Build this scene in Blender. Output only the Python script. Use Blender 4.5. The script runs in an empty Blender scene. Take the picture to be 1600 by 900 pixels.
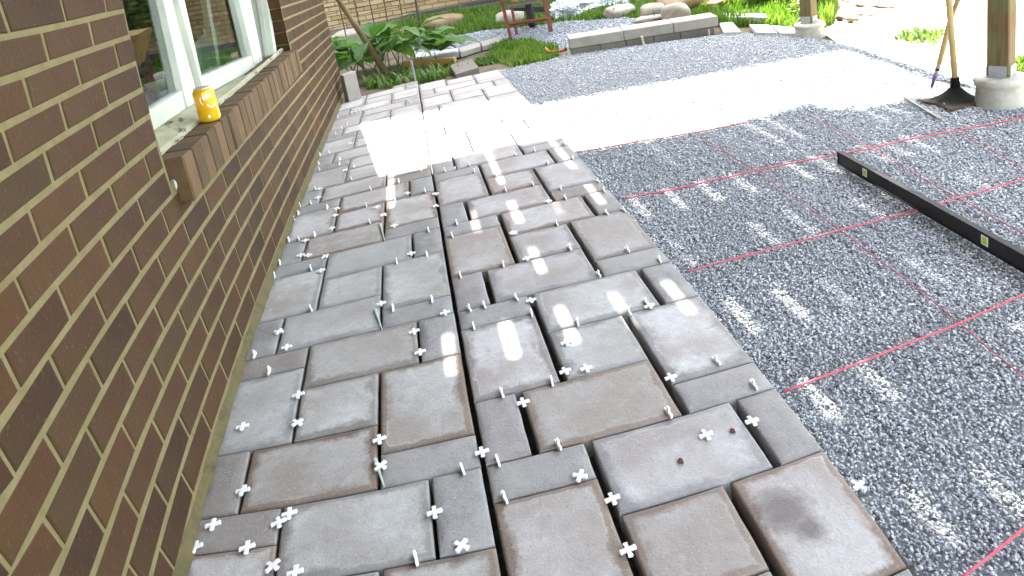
import bpy, bmesh, math, random
import numpy as np
from mathutils import Vector, Matrix, noise
random.seed(7); RNG = np.random.default_rng(7)
SC = bpy.context.scene

# ------------------------------------------------------------------ camera
HC = 1.225                                   # eye height above the paving
F, CX, CY = 1.1451061600250996, 0.05673418464094098, 0.2656205604070244
RX, RY, RZ = 1.3111236764827021, -0.15545276021739557, -0.1657375068017575
def _rot():
    c, s = math.cos(RY), math.sin(RY); A = np.array([[c, -s, 0], [s, c, 0], [0, 0, 1]])
    c, s = math.cos(RX), math.sin(RX); B = np.array([[1, 0, 0], [0, c, -s], [0, s, c]])
    c, s = math.cos(RZ), math.sin(RZ); C = np.array([[c, -s, 0], [s, c, 0], [0, 0, 1]])
    return C @ B @ A
ROT = _rot()
cam = bpy.data.objects.new('camera', bpy.data.cameras.new('camera'))
SC.collection.objects.link(cam)
cam.data.sensor_fit = 'HORIZONTAL'; cam.data.sensor_width = 36
cam.data.lens = F * 1000 / 1600 * 36
cam.data.shift_x = -CX * 1000 / 1600; cam.data.shift_y = -CY * 1000 / 1600
cam.data.clip_start = 0.05; cam.data.clip_end = 500
cam.matrix_world = Matrix.Translation((0, 0, HC)) @ Matrix(ROT.tolist()).to_4x4()
SC.camera = cam

# ------------------------------------------------------------------ light
SUN_EL = math.radians(57); SUN_X = -0.02
sd = Vector((SUN_X, math.cos(SUN_EL), math.sin(SUN_EL))).normalized()
world = bpy.data.worlds.new('World'); SC.world = world; world.use_nodes = True
nt = world.node_tree; bg = nt.nodes['Background']
sky_n = nt.nodes.new('ShaderNodeTexSky'); sky_n.sky_type = 'NISHITA'; sky_n.sun_disc = False
sky_n.sun_elevation = SUN_EL; sky_n.sun_rotation = math.atan2(sd.x, sd.y)
sky_n.air_density = 1.3; sky_n.dust_density = 2.5
hs = nt.nodes.new('ShaderNodeHueSaturation'); hs.inputs['Saturation'].default_value = .5
nt.links.new(sky_n.outputs[0], hs.inputs['Color']); nt.links.new(hs.outputs[0], bg.inputs[0]); bg.inputs[1].default_value = 0.15
sl = bpy.data.lights.new('sun', 'SUN'); sl.energy = 5; sl.angle = math.radians(0.5); sl.color = (1, .965, .90)
sun = bpy.data.objects.new('sun', sl); SC.collection.objects.link(sun)
sun.rotation_euler = sd.to_track_quat('Z', 'Y').to_euler(); sun.location = (0, 6, 12)
vs = SC.view_settings
vs.view_transform = 'Standard'; vs.look = 'None'; vs.gamma = 1; vs.exposure = 3.68; vs.use_curve_mapping = False
SC.cycles.max_bounces = 10; SC.cycles.diffuse_bounces = 6; SC.cycles.transparent_max_bounces = 12

# ------------------------------------------------------------------ survey helpers (photo measurement -> metres on a plane)
def ray(px, py):
    return ROT @ np.array([((px - 800) / 1000 - CX) / F, (-(py - 450) / 1000 - CY) / F, -1.])
EYE = np.array([0, 0, HC])
WX = -0.757                                  # face of the house wall
GZ = -0.083                                  # level of the gravel; the paving is at 0
def G(px, py, z=GZ): d = ray(px, py); return Vector(EYE + d * (z - HC) / d[2])
def W(px, py, x=WX): d = ray(px, py); return Vector(EYE + d * x / d[0])
def PY(px, py, y): d = ray(px, py); return Vector(EYE + d * y / d[1])
def proj(p):
    v = ROT.T @ (np.array(p, float) - EYE)
    return 800 + 1000 * (F * v[0] / -v[2] + CX), 450 - 1000 * (F * v[1] / -v[2] + CY)
def hgt(b, py):                              # height over the base point b that reaches picture row py
    lo, hi = -.5, 4.
    for _ in range(40):
        m = (lo + hi) / 2
        if proj((b[0], b[1], m))[1] > py: lo = m
        else: hi = m
    return m
# second survey with lens distortion: regular courses and paving rows are set out in it
PT = (1.1138232889232016, -0.3549149583697498, 1.100812581800985, -0.20322079320795233, -0.05993487050509522, -0.7618066636851404, 0.10669781684388469)
def _rot2():
    rx, ry, rz = PT[2:5]
    c, s = math.cos(ry), math.sin(ry); A = np.array([[c, -s, 0], [s, c, 0], [0, 0, 1]])
    c, s = math.cos(rx), math.sin(rx); B = np.array([[1, 0, 0], [0, c, -s], [0, s, c]])
    c, s = math.cos(rz), math.sin(rz); C = np.array([[c, -s, 0], [s, c, 0], [0, 0, 1]])
    return C @ B @ A
ROT2 = _rot2()
def lens(p):
    v = ROT2.T @ (np.array(p, float) - [0, 0, 1])
    x, y = v[0] / -v[2], v[1] / -v[2]; r = min(x * x + y * y, 1.45); s = 1 + PT[1] * r + PT[6] * r * r
    return 800 + 1000 * PT[0] * x * s, 450 - 1000 * PT[0] * y * s
def paveW(u, v): p = G(*lens((u, v, 0)), 0); return Vector((p.x, p.y, 0))
_XT = [(.4, -.655), (.8, -.668), (1.2, -.688), (1.535, -.708), (1.91, -.729), (2.31, -.741), (2.9, -.747), (3.5, -.745), (4.3, -.737), (5.1, -.724), (5.8, -.708), (6.5, -.692), (7.4, -.672)]
def Xw(y):                                   # the old wall is not dead straight: its face along the paving
    f = lambda t: float(np.interp(t, [a for a, _ in _XT], [b for _, b in _XT]))
    return (f(y - .25) + 2 * f(y) + f(y + .25)) / 4
def wallW(y, z):
    q = lens((PT[5], y, z)); p = W(*q)
    for _ in range(5): p = W(*q, x=Xw(p.y))
    return Vector((Xw(p.y), p.y, p.z))

# ------------------------------------------------------------------ object helpers
COL = SC.collection
def tag(o, label=None, cat=None, group=None, kind=None):
    if label: o['label'] = label
    if cat: o['category'] = cat
    if group: o['group'] = group
    if kind: o['kind'] = kind
    return o
def empty(name, loc=(0, 0, 0), label=None, cat=None, group=None):
    o = bpy.data.objects.new(name, None); o.location = loc; o.empty_display_size = .1
    COL.objects.link(o); return tag(o, label, cat, group)
def link(name, me, mat, parent=None, loc=None):
    if mat is not None and not me.materials: me.materials.append(mat)
    o = bpy.data.objects.new(name, me); COL.objects.link(o)
    if loc is not None: o.location = loc
    if parent is not None:
        o.parent = parent
        if loc is None: o.location = (0, 0, 0)
    return o
def mesh(name, verts, faces, smooth=False):
    me = bpy.data.meshes.new(name); me.from_pydata([tuple(v) for v in verts], [], faces); me.validate(); me.update()
    if smooth: me.shade_smooth()
    return me
def bm_mesh(name, bm, smooth=False):
    bmesh.ops.recalc_face_normals(bm, faces=bm.faces)
    me = bpy.data.meshes.new(name); bm.to_mesh(me); bm.free()
    if smooth: me.shade_smooth()
    return me
def rel(pts, o): return [Vector(p) - Vector(o) for p in pts]
def box8(bm, c, bev=0.0):
    """c: 8 corners, bottom ring (4) then top ring (4)"""
    v = [bm.verts.new(tuple(p)) for p in c]
    fs = [bm.faces.new([v[i] for i in q]) for q in ((3, 2, 1, 0), (4, 5, 6, 7), (0, 1, 5, 4), (1, 2, 6, 5), (2, 3, 7, 6), (3, 0, 4, 7))]
    if bev > 0:
        es = {e for f in fs for e in f.edges}
        bmesh.ops.bevel(bm, geom=list(es), offset=bev, segments=1, affect='EDGES', clamp_overlap=True)
def boxc(bm, c, s, rz=0, bev=0.0, rot=None):
    R = rot if rot is not None else Matrix.Rotation(rz, 3, 'Z')
    x, y, z = s[0] / 2, s[1] / 2, s[2] / 2
    P = [Vector(c) + R @ Vector(p) for p in ((-x, -y, -z), (x, -y, -z), (x, y, -z), (-x, y, -z), (-x, -y, z), (x, -y, z), (x, y, z), (-x, y, z))]
    box8(bm, P, bev)
def tube(bm, pts, r, n=8, caps=True):
    pts = [Vector(p) for p in pts]; rs = r if isinstance(r, (list, tuple)) else [r] * len(pts); rings = []
    for i, p in enumerate(pts):
        t = (pts[min(i + 1, len(pts) - 1)] - pts[max(i - 1, 0)]).normalized()
        a = t.cross(Vector((0, 0, 1)) if abs(t.z) < .9 else Vector((1, 0, 0))).normalized(); b = t.cross(a)
        rings.append([bm.verts.new(p + (a * math.cos(k * 2 * math.pi / n) + b * math.sin(k * 2 * math.pi / n)) * rs[i]) for k in range(n)])
    for A, B in zip(rings, rings[1:]):
        for k in range(n): bm.faces.new((A[k], A[(k + 1) % n], B[(k + 1) % n], B[k]))
    if caps: bm.faces.new(rings[0][::-1]); bm.faces.new(rings[-1])
def lathe(bm, prof, n=20, c=(0, 0, 0), cap=True, wob=0):
    rings = []
    for r, z in prof:
        rings.append([bm.verts.new((c[0] + (r + random.uniform(-wob, wob)) * math.cos(2 * math.pi * k / n), c[1] + (r + random.uniform(-wob, wob)) * math.sin(2 * math.pi * k / n), c[2] + z + random.uniform(-wob, wob) * .6)) for k in range(n)])
    for A, B in zip(rings, rings[1:]):
        for k in range(n): bm.faces.new((A[k], A[(k + 1) % n], B[(k + 1) % n], B[k]))
    if cap: bm.faces.new(rings[0][::-1]); bm.faces.new(rings[-1])
def inside(px, py, poly):
    px, py = np.asarray(px), np.asarray(py); r = np.zeros(px.shape, bool); n = len(poly)
    for i in range(n):
        x1, y1 = poly[i][:2]; x2, y2 = poly[(i + 1) % n][:2]
        if y1 == y2: continue
        c = ((y1 > py) != (y2 > py)) & (px < (x2 - x1) * (py - y1) / (y2 - y1) + x1); r ^= c
    return r

# ------------------------------------------------------------------ materials
def material(name, color=(.5, .5, .5), rough=.8, metal=0.0, spec=.3):
    m = bpy.data.materials.new(name); m.use_nodes = True
    b = m.node_tree.nodes['Principled BSDF']
    b.inputs['Base Color'].default_value = (*color, 1); b.inputs['Roughness'].default_value = rough
    b.inputs['Metallic'].default_value = metal; b.inputs['Specular IOR Level'].default_value = spec
    return m, m.node_tree, b
class N:
    def __init__(s, nt): s.nt = nt
    def n(s, t, **k):
        nd = s.nt.nodes.new(t)
        for a, v in k.items(): setattr(nd, a, v)
        return nd
    def l(s, a, b): s.nt.links.new(a, b)
    def coord(s, which='Object'): return s.n('ShaderNodeTexCoord').outputs[which]
    def noise(s, vec, scale, detail=5, rough=.6, w=None):
        t = s.n('ShaderNodeTexNoise', noise_dimensions='4D' if w is not None else '3D')
        t.inputs['Scale'].default_value = scale; t.inputs['Detail'].default_value = detail; t.inputs['Roughness'].default_value = rough
        s.l(vec, t.inputs['Vector'])
        if w is not None: s.l(w, t.inputs['W'])
        return t.outputs['Fac']
    def ramp(s, f, stops):
        r = s.n('ShaderNodeValToRGB'); e = r.color_ramp.elements
        while len(e) < len(stops): e.new(.5)
        for el, (p, c) in zip(e, stops):
            el.position = p; el.color = (*c, 1) if isinstance(c, (tuple, list)) else (c, c, c, 1)
        s.l(f, r.inputs[0]); return r.outputs[0]
    def mix(s, f, a, b, mode='MIX'):
        m = s.n('ShaderNodeMix', data_type='RGBA', blend_type=mode)
        for sock, v in ((m.inputs[0], f), (m.inputs[6], a), (m.inputs[7], b)):
            if isinstance(v, (int, float)): sock.default_value = v
            elif isinstance(v, (tuple, list)): sock.default_value = (*v, 1)
            else: s.l(v, sock)
        return m.outputs[2]
    def math(s, op, a, b=0.0, clamp=False):
        m = s.n('ShaderNodeMath', operation=op, use_clamp=clamp)
        for sock, v in ((m.inputs[0], a), (m.inputs[1], b)):
            if isinstance(v, (int, float)): sock.default_value = v
            else: s.l(v, sock)
        return m.outputs[0]
    def bump(s, h, strength, dist, bsdf):
        b = s.n('ShaderNodeBump'); b.inputs['Strength'].default_value = strength; b.inputs['Distance'].default_value = dist
        s.l(h, b.inputs['Height']); s.l(b.outputs[0], bsdf.inputs['Normal'])
def mottled(name, c1, c2, scale=8, rough=.85, bump=.3, bdist=.004, bscale=60, c3=None, metal=0, spec=.25, rnd=.0, coord='Object'):
    m, nt, b = material(name, c1, rough, metal, spec); g = N(nt); v = g.coord(coord)
    oi = g.n('ShaderNodeObjectInfo').outputs['Random']; w = g.math('MULTIPLY', oi, 37.0)
    f = g.noise(v, scale, 6, .65, w)
    stops = [(.3, c1), (.7, c2)] if c3 is None else [(.3, c1), (.52, c2), (.72, c3)]
    col = g.ramp(f, stops)
    if rnd: col = g.mix(1.0, col, g.ramp(oi, [(0, 1 - rnd), (1, 1 + rnd)]), 'MULTIPLY')
    g.l(col, b.inputs['Base Color'])
    if bump: g.bump(g.noise(v, bscale, 6, .7, w), bump, bdist, b)
    return m

M = {}
def mat_paver(name, stain=False):
    m, nt, b = material(name, (.2, .2, .2), .82, 0, .3); g = N(nt)
    v = g.coord('Object'); oi = g.n('ShaderNodeObjectInfo'); w = g.math('MULTIPLY', oi.outputs['Random'], 53.0)
    edge = g.n('ShaderNodeAttribute', attribute_name='edge').outputs['Fac']
    sep = g.n('ShaderNodeSeparateColor'); g.l(oi.outputs['Color'], sep.inputs[0])
    frost, brown, bright = sep.outputs
    n1 = g.noise(v, 9, 6, .7, w); n2 = g.noise(v, 34, 5, .7, w); n3 = g.noise(v, 170, 4, .7, w); n4 = g.noise(v, 4.5, 3, .5, w)
    base = g.mix(g.ramp(n1, [(.35, 0), (.68, 1)]), (.18, .18, .177), (.28, .275, .267))
    rim = g.mix(g.ramp(n4, [(.3, 0), (.7, 1)]), (.135, .098, .076), (.215, .172, .142))
    base = g.mix(brown, base, rim)
    # efflorescence bloom on the plateau, ragged towards the rim
    e = g.math('ADD', edge, g.math('MULTIPLY', g.math('SUBTRACT', n1, .5), 1.7))
    e = g.math('ADD', e, g.math('MULTIPLY', g.math('SUBTRACT', n2, .5), .75))
    em = g.ramp(e, [(.34, 0), (.80, 1)])
    fm = g.math('MULTIPLY', em, frost)
    pl = g.mix(g.ramp(n2, [(.3, 0), (.7, 1)]), (.35, .348, .342), (.47, .466, .456))
    pl = g.mix(g.math('MULTIPLY', g.ramp(n4, [(.40, 0), (.62, 1)]), .7), pl, (.225, .19, .165))
    n5 = g.noise(v, 15, 6, .75, g.math('ADD', w, 9.0)); pl = g.mix(g.ramp(n5, [(.54, 0), (.70, .6)]), pl, (.47, .465, .455)); pl = g.mix(g.ramp(n5, [(.28, .5), (.44, 0)]), pl, (.19, .18, .175))
    col = g.mix(fm, base, pl)
    # a pale crust line where the bloom ends
    cr = g.math('MULTIPLY', g.ramp(e, [(.46, 0), (.56, 1), (.62, 1), (.74, 0)]), g.math('MULTIPLY', frost, g.ramp(n4, [(.50, 0), (.68, .5)])))
    col = g.mix(cr, col, (.52, .52, .51))
    col = g.mix(g.ramp(n3, [(.57, 0), (.74, .6)]), col, (.47, .46, .44))
    col = g.mix(g.ramp(n3, [(.24, .75), (.41, 0)]), col, (.075, .068, .062))
    if stain:
        d = g.n('ShaderNodeVectorMath', operation='DISTANCE'); g.l(v, d.inputs[0]); d.inputs[1].default_value = (-.045, .05, 0)
        d2 = g.n('ShaderNodeVectorMath', operation='DISTANCE'); g.l(v, d2.inputs[0]); d2.inputs[1].default_value = (-.022, -.005, 0)
        s1 = g.ramp(g.math('ADD', d.outputs['Value'], g.math('MULTIPLY', g.math('SUBTRACT', n2, .5), .05)), [(.03, .75), (.075, 0)])
        s2 = g.ramp(g.math('ADD', d2.outputs['Value'], g.math('MULTIPLY', g.math('SUBTRACT', n2, .5), .04)), [(.012, .8), (.05, 0)])
        col = g.mix(g.math('MAXIMUM', s1, s2), col, (.10, .08, .075))
    col = g.mix(1.0, col, g.ramp(bright, [(0, (.86, .87, .855)), (.5, (.97, .965, .95)), (1, (.98, .945, .955))]), 'MULTIPLY')
    g.l(col, b.inputs['Base Color'])
    h = g.math('ADD', g.math('MULTIPLY', n2, .6), g.math('MULTIPLY', n3, .5))
    g.bump(h, .85, .004, b)
    return m
M['paver'] = mat_paver('concrete_paver'); M['paver_stained'] = mat_paver('concrete_paver_stained', True)

def mat_stones():
    m, nt, b = material('gravel_stone', (.3, .3, .3), .8, 0, .3); g = N(nt)
    a = g.n('ShaderNodeAttribute', attribute_name='tone').outputs['Fac']
    col = g.ramp(a, [(0, (.17, .177, .188)), (.3, (.29, .30, .315)), (.62, (.375, .386, .40)), (.86, (.45, .46, .472)), (1, (.60, .61, .61))])
    g.l(col, b.inputs['Base Color']); return m
M['stone'] = mat_stones()
M['gravel_bed'] = mottled('gravel_bed', (.18, .188, .20), (.30, .31, .325), 60, .95, .8, .01, 90)
M['soil'] = mottled('garden_soil', (.045, .034, .022), (.11, .085, .055), 3, .95, .6, .02, 25, c3=(.08, .075, .035), coord='Object')
M['sand'] = mottled('pale_sand', (.30, .265, .21), (.44, .40, .335), 2.2, .95, .6, .02, 30)
M['bedding'] = mottled('bedding_grit', (.03, .028, .026), (.07, .065, .06), 50, .95, .6, .01, 90)

def mat_brick():
    m, nt, b = material('house_brick', (.2, .1, .07), .85, 0, .2); g = N(nt); v = g.coord('Object')
    oi = g.n('ShaderNodeObjectInfo').outputs['Random']; w = g.math('MULTIPLY', oi, 41.0)
    n1 = g.noise(v, 14, 6, .7, w); n2 = g.noise(v, 120, 4, .7, w); n3 = g.noise(v, 3, 3, .5)
    c = g.ramp(oi, [(0, (.027, .0118, .0048)), (.3, (.041, .0168, .0062)), (.6, (.050, .0218, .0078)), (.85, (.062, .0265, .0088)), (1, (.036, .0200, .0080))])
    c = g.mix(g.ramp(n1, [(.35, 0), (.75, .5)]), c, (.032, .0175, .0075))
    c = g.mix(g.ramp(n3, [(.45, 0), (.8, .35)]), c, (.066, .043, .013))
    c = g.mix(g.ramp(n2, [(.58, 0), (.74, .6)]), c, (.13, .085, .045))
    c = g.mix(g.ramp(n2, [(.22, .6), (.36, 0)]), c, (.022, .014, .010))
    g.l(c, b.inputs['Base Color']); g.bump(g.math('ADD', n1, g.math('MULTIPLY', n2, .7)), .7, .004, b); return m
M['brick'] = mat_brick()
M['sill_brick'] = mottled('sill_brick', (.050, .034, .016), (.092, .054, .025), 10, .85, .5, .004, 80, c3=(.074, .055, .028), rnd=.28)
M['mortar'] = mottled('wall_mortar', (.118, .098, .042), (.172, .145, .068), 20, .95, .7, .004, 120)
M['foot'] = mottled('mortar_foot', (.055, .045, .018), (.10, .082, .036), 12, .95, .8, .006, 70, c3=(.045, .04, .018))
def mat_paint():
    m, nt, b = material('white_paint', (.7, .72, .66), .45, 0, .4); g = N(nt); v = g.coord('Object')
    n1 = g.noise(v, 18, 5, .7); n2 = g.noise(v, 70, 5, .75); n3 = g.noise(v, 5, 3)
    c = g.mix(g.ramp(n3, [(.35, 0), (.7, 1)]), (.40, .43, .365), (.50, .53, .46))
    c = g.mix(g.ramp(n2, [(.66, 0), (.73, .8)]), c, (.36, .34, .22))
    g.l(c, b.inputs['Base Color']); g.bump(n1, .25, .003, b); return m
M['paint'] = mat_paint()
def mat_flaky():
    m, nt, b = material('flaking_sill_paint', (.5, .5, .4), .8, 0, .2); g = N(nt); v = g.coord('Object')
    mp = g.n('ShaderNodeMapping'); mp.inputs['Scale'].default_value = (1, .25, 1.6); g.l(v, mp.inputs[0])
    n1 = g.noise(mp.outputs[0], 26, 6, .75); n2 = g.noise(v, 6, 3)
    c = g.mix(g.ramp(n2, [(.3, 0), (.7, 1)]), (.25, .245, .15), (.36, .355, .26))
    c = g.mix(g.ramp(n1, [(.57, 0), (.63, 1)]), c, (.07, .052, .03))
    g.l(c, b.inputs['Base Color']); g.bump(n1, .6, .005, b); return m
M['flaky'] = mat_flaky()
def mat_glass():
    m = bpy.data.materials.new('window_glass'); m.use_nodes = True; nt = m.node_tree; g = N(nt); nt.nodes.remove(nt.nodes['Principled BSDF'])
    t = g.n('ShaderNodeBsdfTransparent'); t.inputs[0].default_value = (.80, .90, .85, 1)
    s = g.n('ShaderNodeBsdfGlossy'); s.inputs['Roughness'].default_value = .02; s.inputs[0].default_value = (.9, .95, .92, 1)
    fr = g.n('ShaderNodeFresnel'); fr.inputs[0].default_value = 1.52
    f = g.math('MULTIPLY', fr.outputs[0], 1.7, True); mx = g.n('ShaderNodeMixShader')
    g.l(f, mx.inputs[0]); g.l(t.outputs[0], mx.inputs[1]); g.l(s.outputs[0], mx.inputs[2]); g.l(mx.outputs[0], nt.nodes['Material Output'].inputs[0]); return m
M['glass'] = mat_glass()
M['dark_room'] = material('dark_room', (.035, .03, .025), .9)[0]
M['curtain'] = mottled('teal_curtain', (.26, .38, .35), (.40, .52, .48), 6, .9, .3, .01, 14)
M['bare_cloth'] = mottled('grey_cloth', (.30, .26, .26), (.42, .37, .36), 6, .9, .3, .01, 14)
M['spacer'] = material('white_plastic', (.66, .655, .64), .45, 0, .4)[0]
M['shim'] = material('grey_plastic', (.33, .40, .36), .45, 0, .4)[0]
M['string'] = mottled('red_string', (.34, .055, .075), (.46, .10, .125), 90, .8, .4, .002, 300)
M['faded_string'] = mottled('faded_red_string', (.28, .06, .07), (.42, .13, .14), 60, .8, .4, .002, 300)
M['black_metal'] = mottled('black_metal', (.009, .0075, .0075), (.018, .015, .0145), 12, .5, .1, .001, 200, spec=.35)
M['black_top'] = mottled('lighter_black_edge', (.012, .011, .0105), (.024, .022, .021), 30, .7, .1, .001, 200, spec=.2)  # slightly lighter and rougher than the black metal below it
m_, nt_, b_ = material('vial_green', (.42, .60, .03), .25, 0, .5); M['vial'] = m_
M['white_part'] = material('pale_window', (.72, .74, .66), .3, 0, .5)[0]
M['cast_iron'] = mottled('tamper_iron', (.014, .014, .014), (.030, .027, .025), 16, .6, .35, .002, 120, c3=(.05, .04, .036), spec=.3)
_m, _nt, _b = material('tamper_iron_dusty', (.02, .02, .02), .8, 0, .1); _g = N(_nt); _v = _g.coord('Object'); _sx = _g.n('ShaderNodeSeparateXYZ'); _g.l(_v, _sx.inputs[0])
_h = _g.math('ADD', _sx.outputs[2], _g.math('MULTIPLY', _g.math('SUBTRACT', _g.noise(_v, 18, 5), .5), .03)); _g.l(_g.ramp(_h, [(.002, (.075, .056, .042)), (.026, (.006, .0058, .0055))]), _b.inputs['Base Color']); M['cast_iron'] = _m
M['dusty_iron'] = mottled('dusty_iron_edge', (.13, .11, .10), (.25, .21, .18), 22, .85, .4, .002, 120)
M['handle'] = mottled('ash_handle', (.34, .24, .09), (.44, .33, .15), 9, .5, .2, .001, 60)
M['purple'] = material('purple_grip', (.10, .04, .20), .5)[0]
M['ferrule'] = mottled('worn_ferrule', (.30, .18, .16), (.45, .33, .32), 30, .5, .1, .001, 80, metal=.3)
M['steel'] = mottled('galvanised_steel', (.22, .22, .22), (.34, .34, .33), 20, .7, .1, .001, 80, metal=.1)
def mat_timber():
    m, nt, b = material('weathered_timber', (.3, .2, .1), .8, 0, .2); g = N(nt); v = g.coord('Object')
    mp = g.n('ShaderNodeMapping'); mp.inputs['Scale'].default_value = (9, 9, .7); g.l(v, mp.inputs[0])
    n1 = g.noise(mp.outputs[0], 7, 6, .7); n2 = g.noise(v, 5, 3)
    geo = g.n('ShaderNodeTexCoord').outputs['Normal']; sx = g.n('ShaderNodeSeparateXYZ'); g.l(geo, sx.inputs[0])
    c = g.mix(g.ramp(n1, [(.3, 0), (.7, 1)]), (.085, .045, .022), (.155, .092, .05))
    c2 = g.mix(g.ramp(n1, [(.3, 0), (.7, 1)]), (.082, .080, .034), (.150, .142, .068))
    c = g.mix(g.ramp(n2, [(.34, .1), (.56, .9)]), c, c2)
    g.l(c, b.inputs['Base Color']); g.bump(n1, .4, .003, b); return m
M['timber'] = mat_timber()
M['stake'] = mottled('debarked_pole', (.05, .027, .016), (.13, .09, .042), 5, .8, .4, .003, 40, c3=(.20, .155, .075))
M['pier'] = mottled('pier_concrete', (.25, .235, .19), (.36, .345, .30), 9, .9, .7, .006, 50, c3=(.28, .25, .15))
M['block'] = mottled('cast_block', (.21, .19, .16), (.28, .26, .225), 8, .88, .3, .002, 110, rnd=.06)
M['block_dark'] = mottled('dark_cast_block', (.10, .088, .075), (.15, .135, .115), 8, .88, .3, .002, 110, rnd=.08)  # darker tone than the cast block, for the base course and loose stones
M['slab'] = mottled('pale_slab', (.30, .30, .295), (.40, .40, .39), 8, .88, .3, .002, 110, rnd=.08)
M['rock'] = mottled('field_stone', (.19, .16, .12), (.31, .27, .215), 4, .9, .8, .01, 22, c3=(.23, .18, .125), rnd=.12)
M['rock_tan'] = mottled('tan_field_stone', (.17, .11, .06), (.26, .18, .11), 4, .9, .8, .01, 22, rnd=.1)
M['red_paint'] = mottled('red_barrow_paint', (.13, .035, .02), (.20, .06, .038), 14, .55, .2, .001, 70, spec=.4)
M['rubber'] = mottled('black_rubber', (.018, .018, .018), (.04, .038, .036), 20, .8, .3, .003, 60)
M['tray'] = mottled('rusty_tray', (.22, .10, .04), (.40, .26, .09), 6, .6, .2, .001, 50, c3=(.10, .07, .05))
M['plank'] = mottled('grey_plank', (.15, .14, .12), (.25, .235, .205), 12, .8, .3, .002, 60)
M['yellow_plank'] = mottled('yellow_plank', (.28, .15, .04), (.36, .22, .08), 8, .7, .2, .002, 60)
M['wire'] = mottled('rusty_wire', (.05, .03, .025), (.10, .07, .05), 40, .7, 0)
M['fence_post'] = mottled('rusted_steel_post', (.035, .025, .025), (.08, .05, .045), 20, .7, .2, .001, 60)
M['foundation'] = mottled('grey_parging', (.055, .05, .048), (.08, .075, .07), 5, .9, .4, .004, 40)
def mat_yellow_brick():
    m, nt, b = material('yellow_brick', (.5, .4, .25), .9, 0, .2); g = N(nt); v = g.coord('Object')
    a = g.n('ShaderNodeAttribute', attribute_name='tone').outputs['Fac']; n1 = g.noise(v, 9, 5, .7)
    c = g.ramp(a, [(0, (.27, .185, .085)), (.5, (.34, .245, .125)), (1, (.38, .29, .17))])
    c = g.mix(g.ramp(n1, [(.4, 0), (.75, .4)]), c, (.24, .165, .09)); g.l(c, b.inputs['Base Color']); g.bump(n1, .3, .004, b); return m
M['yellow_brick'] = mat_yellow_brick()
M['brown_mortar'] = mottled('brown_mortar', (.09, .06, .035), (.13, .09, .055), 20, .95, .3, .004, 80)
def mat_leaf(name, c1, c2, c3, trans=.35, scale=6):
    m = bpy.data.materials.new(name); m.use_nodes = True; nt = m.node_tree; g = N(nt); b = nt.nodes['Principled BSDF']
    a = g.n('ShaderNodeAttribute', attribute_name='tone').outputs['Fac']; oi = g.n('ShaderNodeObjectInfo').outputs['Random']
    f = g.math('FRACT', g.math('ADD', a, oi)); c = g.ramp(f, [(0, c1), (.5, c2), (1, c3)])
    g.l(c, b.inputs['Base Color']); b.inputs['Roughness'].default_value = .55; b.inputs['Specular IOR Level'].default_value = .25
    t = g.n('ShaderNodeBsdfTranslucent'); g.l(g.mix(1.0, c, (1.3, 1.5, .5), 'MULTIPLY'), t.inputs[0])
    mx = g.n('ShaderNodeMixShader'); mx.inputs[0].default_value = trans
    g.l(b.outputs[0], mx.inputs[1]); g.l(t.outputs[0], mx.inputs[2]); g.l(mx.outputs[0], nt.nodes['Material Output'].inputs[0]); return m
M['grass'] = mat_leaf('grass_blade', (.055, .115, .016), (.10, .17, .022), (.16, .21, .045))
M['weed'] = mat_leaf('weed_leaf', (.055, .10, .03), (.09, .14, .04), (.12, .17, .055))
M['leaf'] = mat_leaf('broad_leaf', (.045, .11, .03), (.075, .15, .03), (.10, .17, .07))
M['bush'] = mat_leaf('bush_leaf', (.07, .13, .02), (.13, .19, .025), (.20, .23, .05), .45)
M['stalk'] = material('pale_stalk', (.20, .24, .09), .6)[0]
M['bark'] = mottled('shrub_bark', (.09, .065, .045), (.16, .12, .085), 10, .9, .5, .004, 40)
m_, nt_, b_ = material('clear_sheet', (.45, .48, .48), .25, 0, .6); b_.inputs['Transmission Weight'].default_value = .15; M['sheet'] = m_
def mat_can():
    m, nt, b = material('yellow_can', (.75, .42, .01), .32, .35, .5); g = N(nt); v = g.coord('Object')
    n1 = g.noise(v, 9, 4, .6); n2 = g.noise(v, 30, 4, .6)
    c = g.mix(g.ramp(n1, [(.4, 0), (.7, 1)]), (.72, .36, .006), (.84, .55, .015))
    c = g.mix(g.ramp(n2, [(.66, 0), (.72, .8)]), c, (.55, .12, .01)); g.l(c, b.inputs['Base Color']); return m
M['can'] = mat_can()
M['can_metal'] = material('can_aluminium', (.75, .73, .68), .3, .9)[0]
M['white_ink'] = material('white_ink', (.85, .84, .78), .45)[0]
M['peg'] = mottled('pale_peg', (.34, .30, .23), (.44, .41, .34), 30, .8, .2, .001, 60)
M['crumb'] = material('dirt_crumb', (.07, .03, .025), .9)[0]
M['clay'] = material('red_clay', (.45, .13, .06), .8)[0]
M['deck'] = mottled('deck_board', (.26, .20, .13), (.36, .29, .20), 6, .85, .2, .002, 40)

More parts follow.
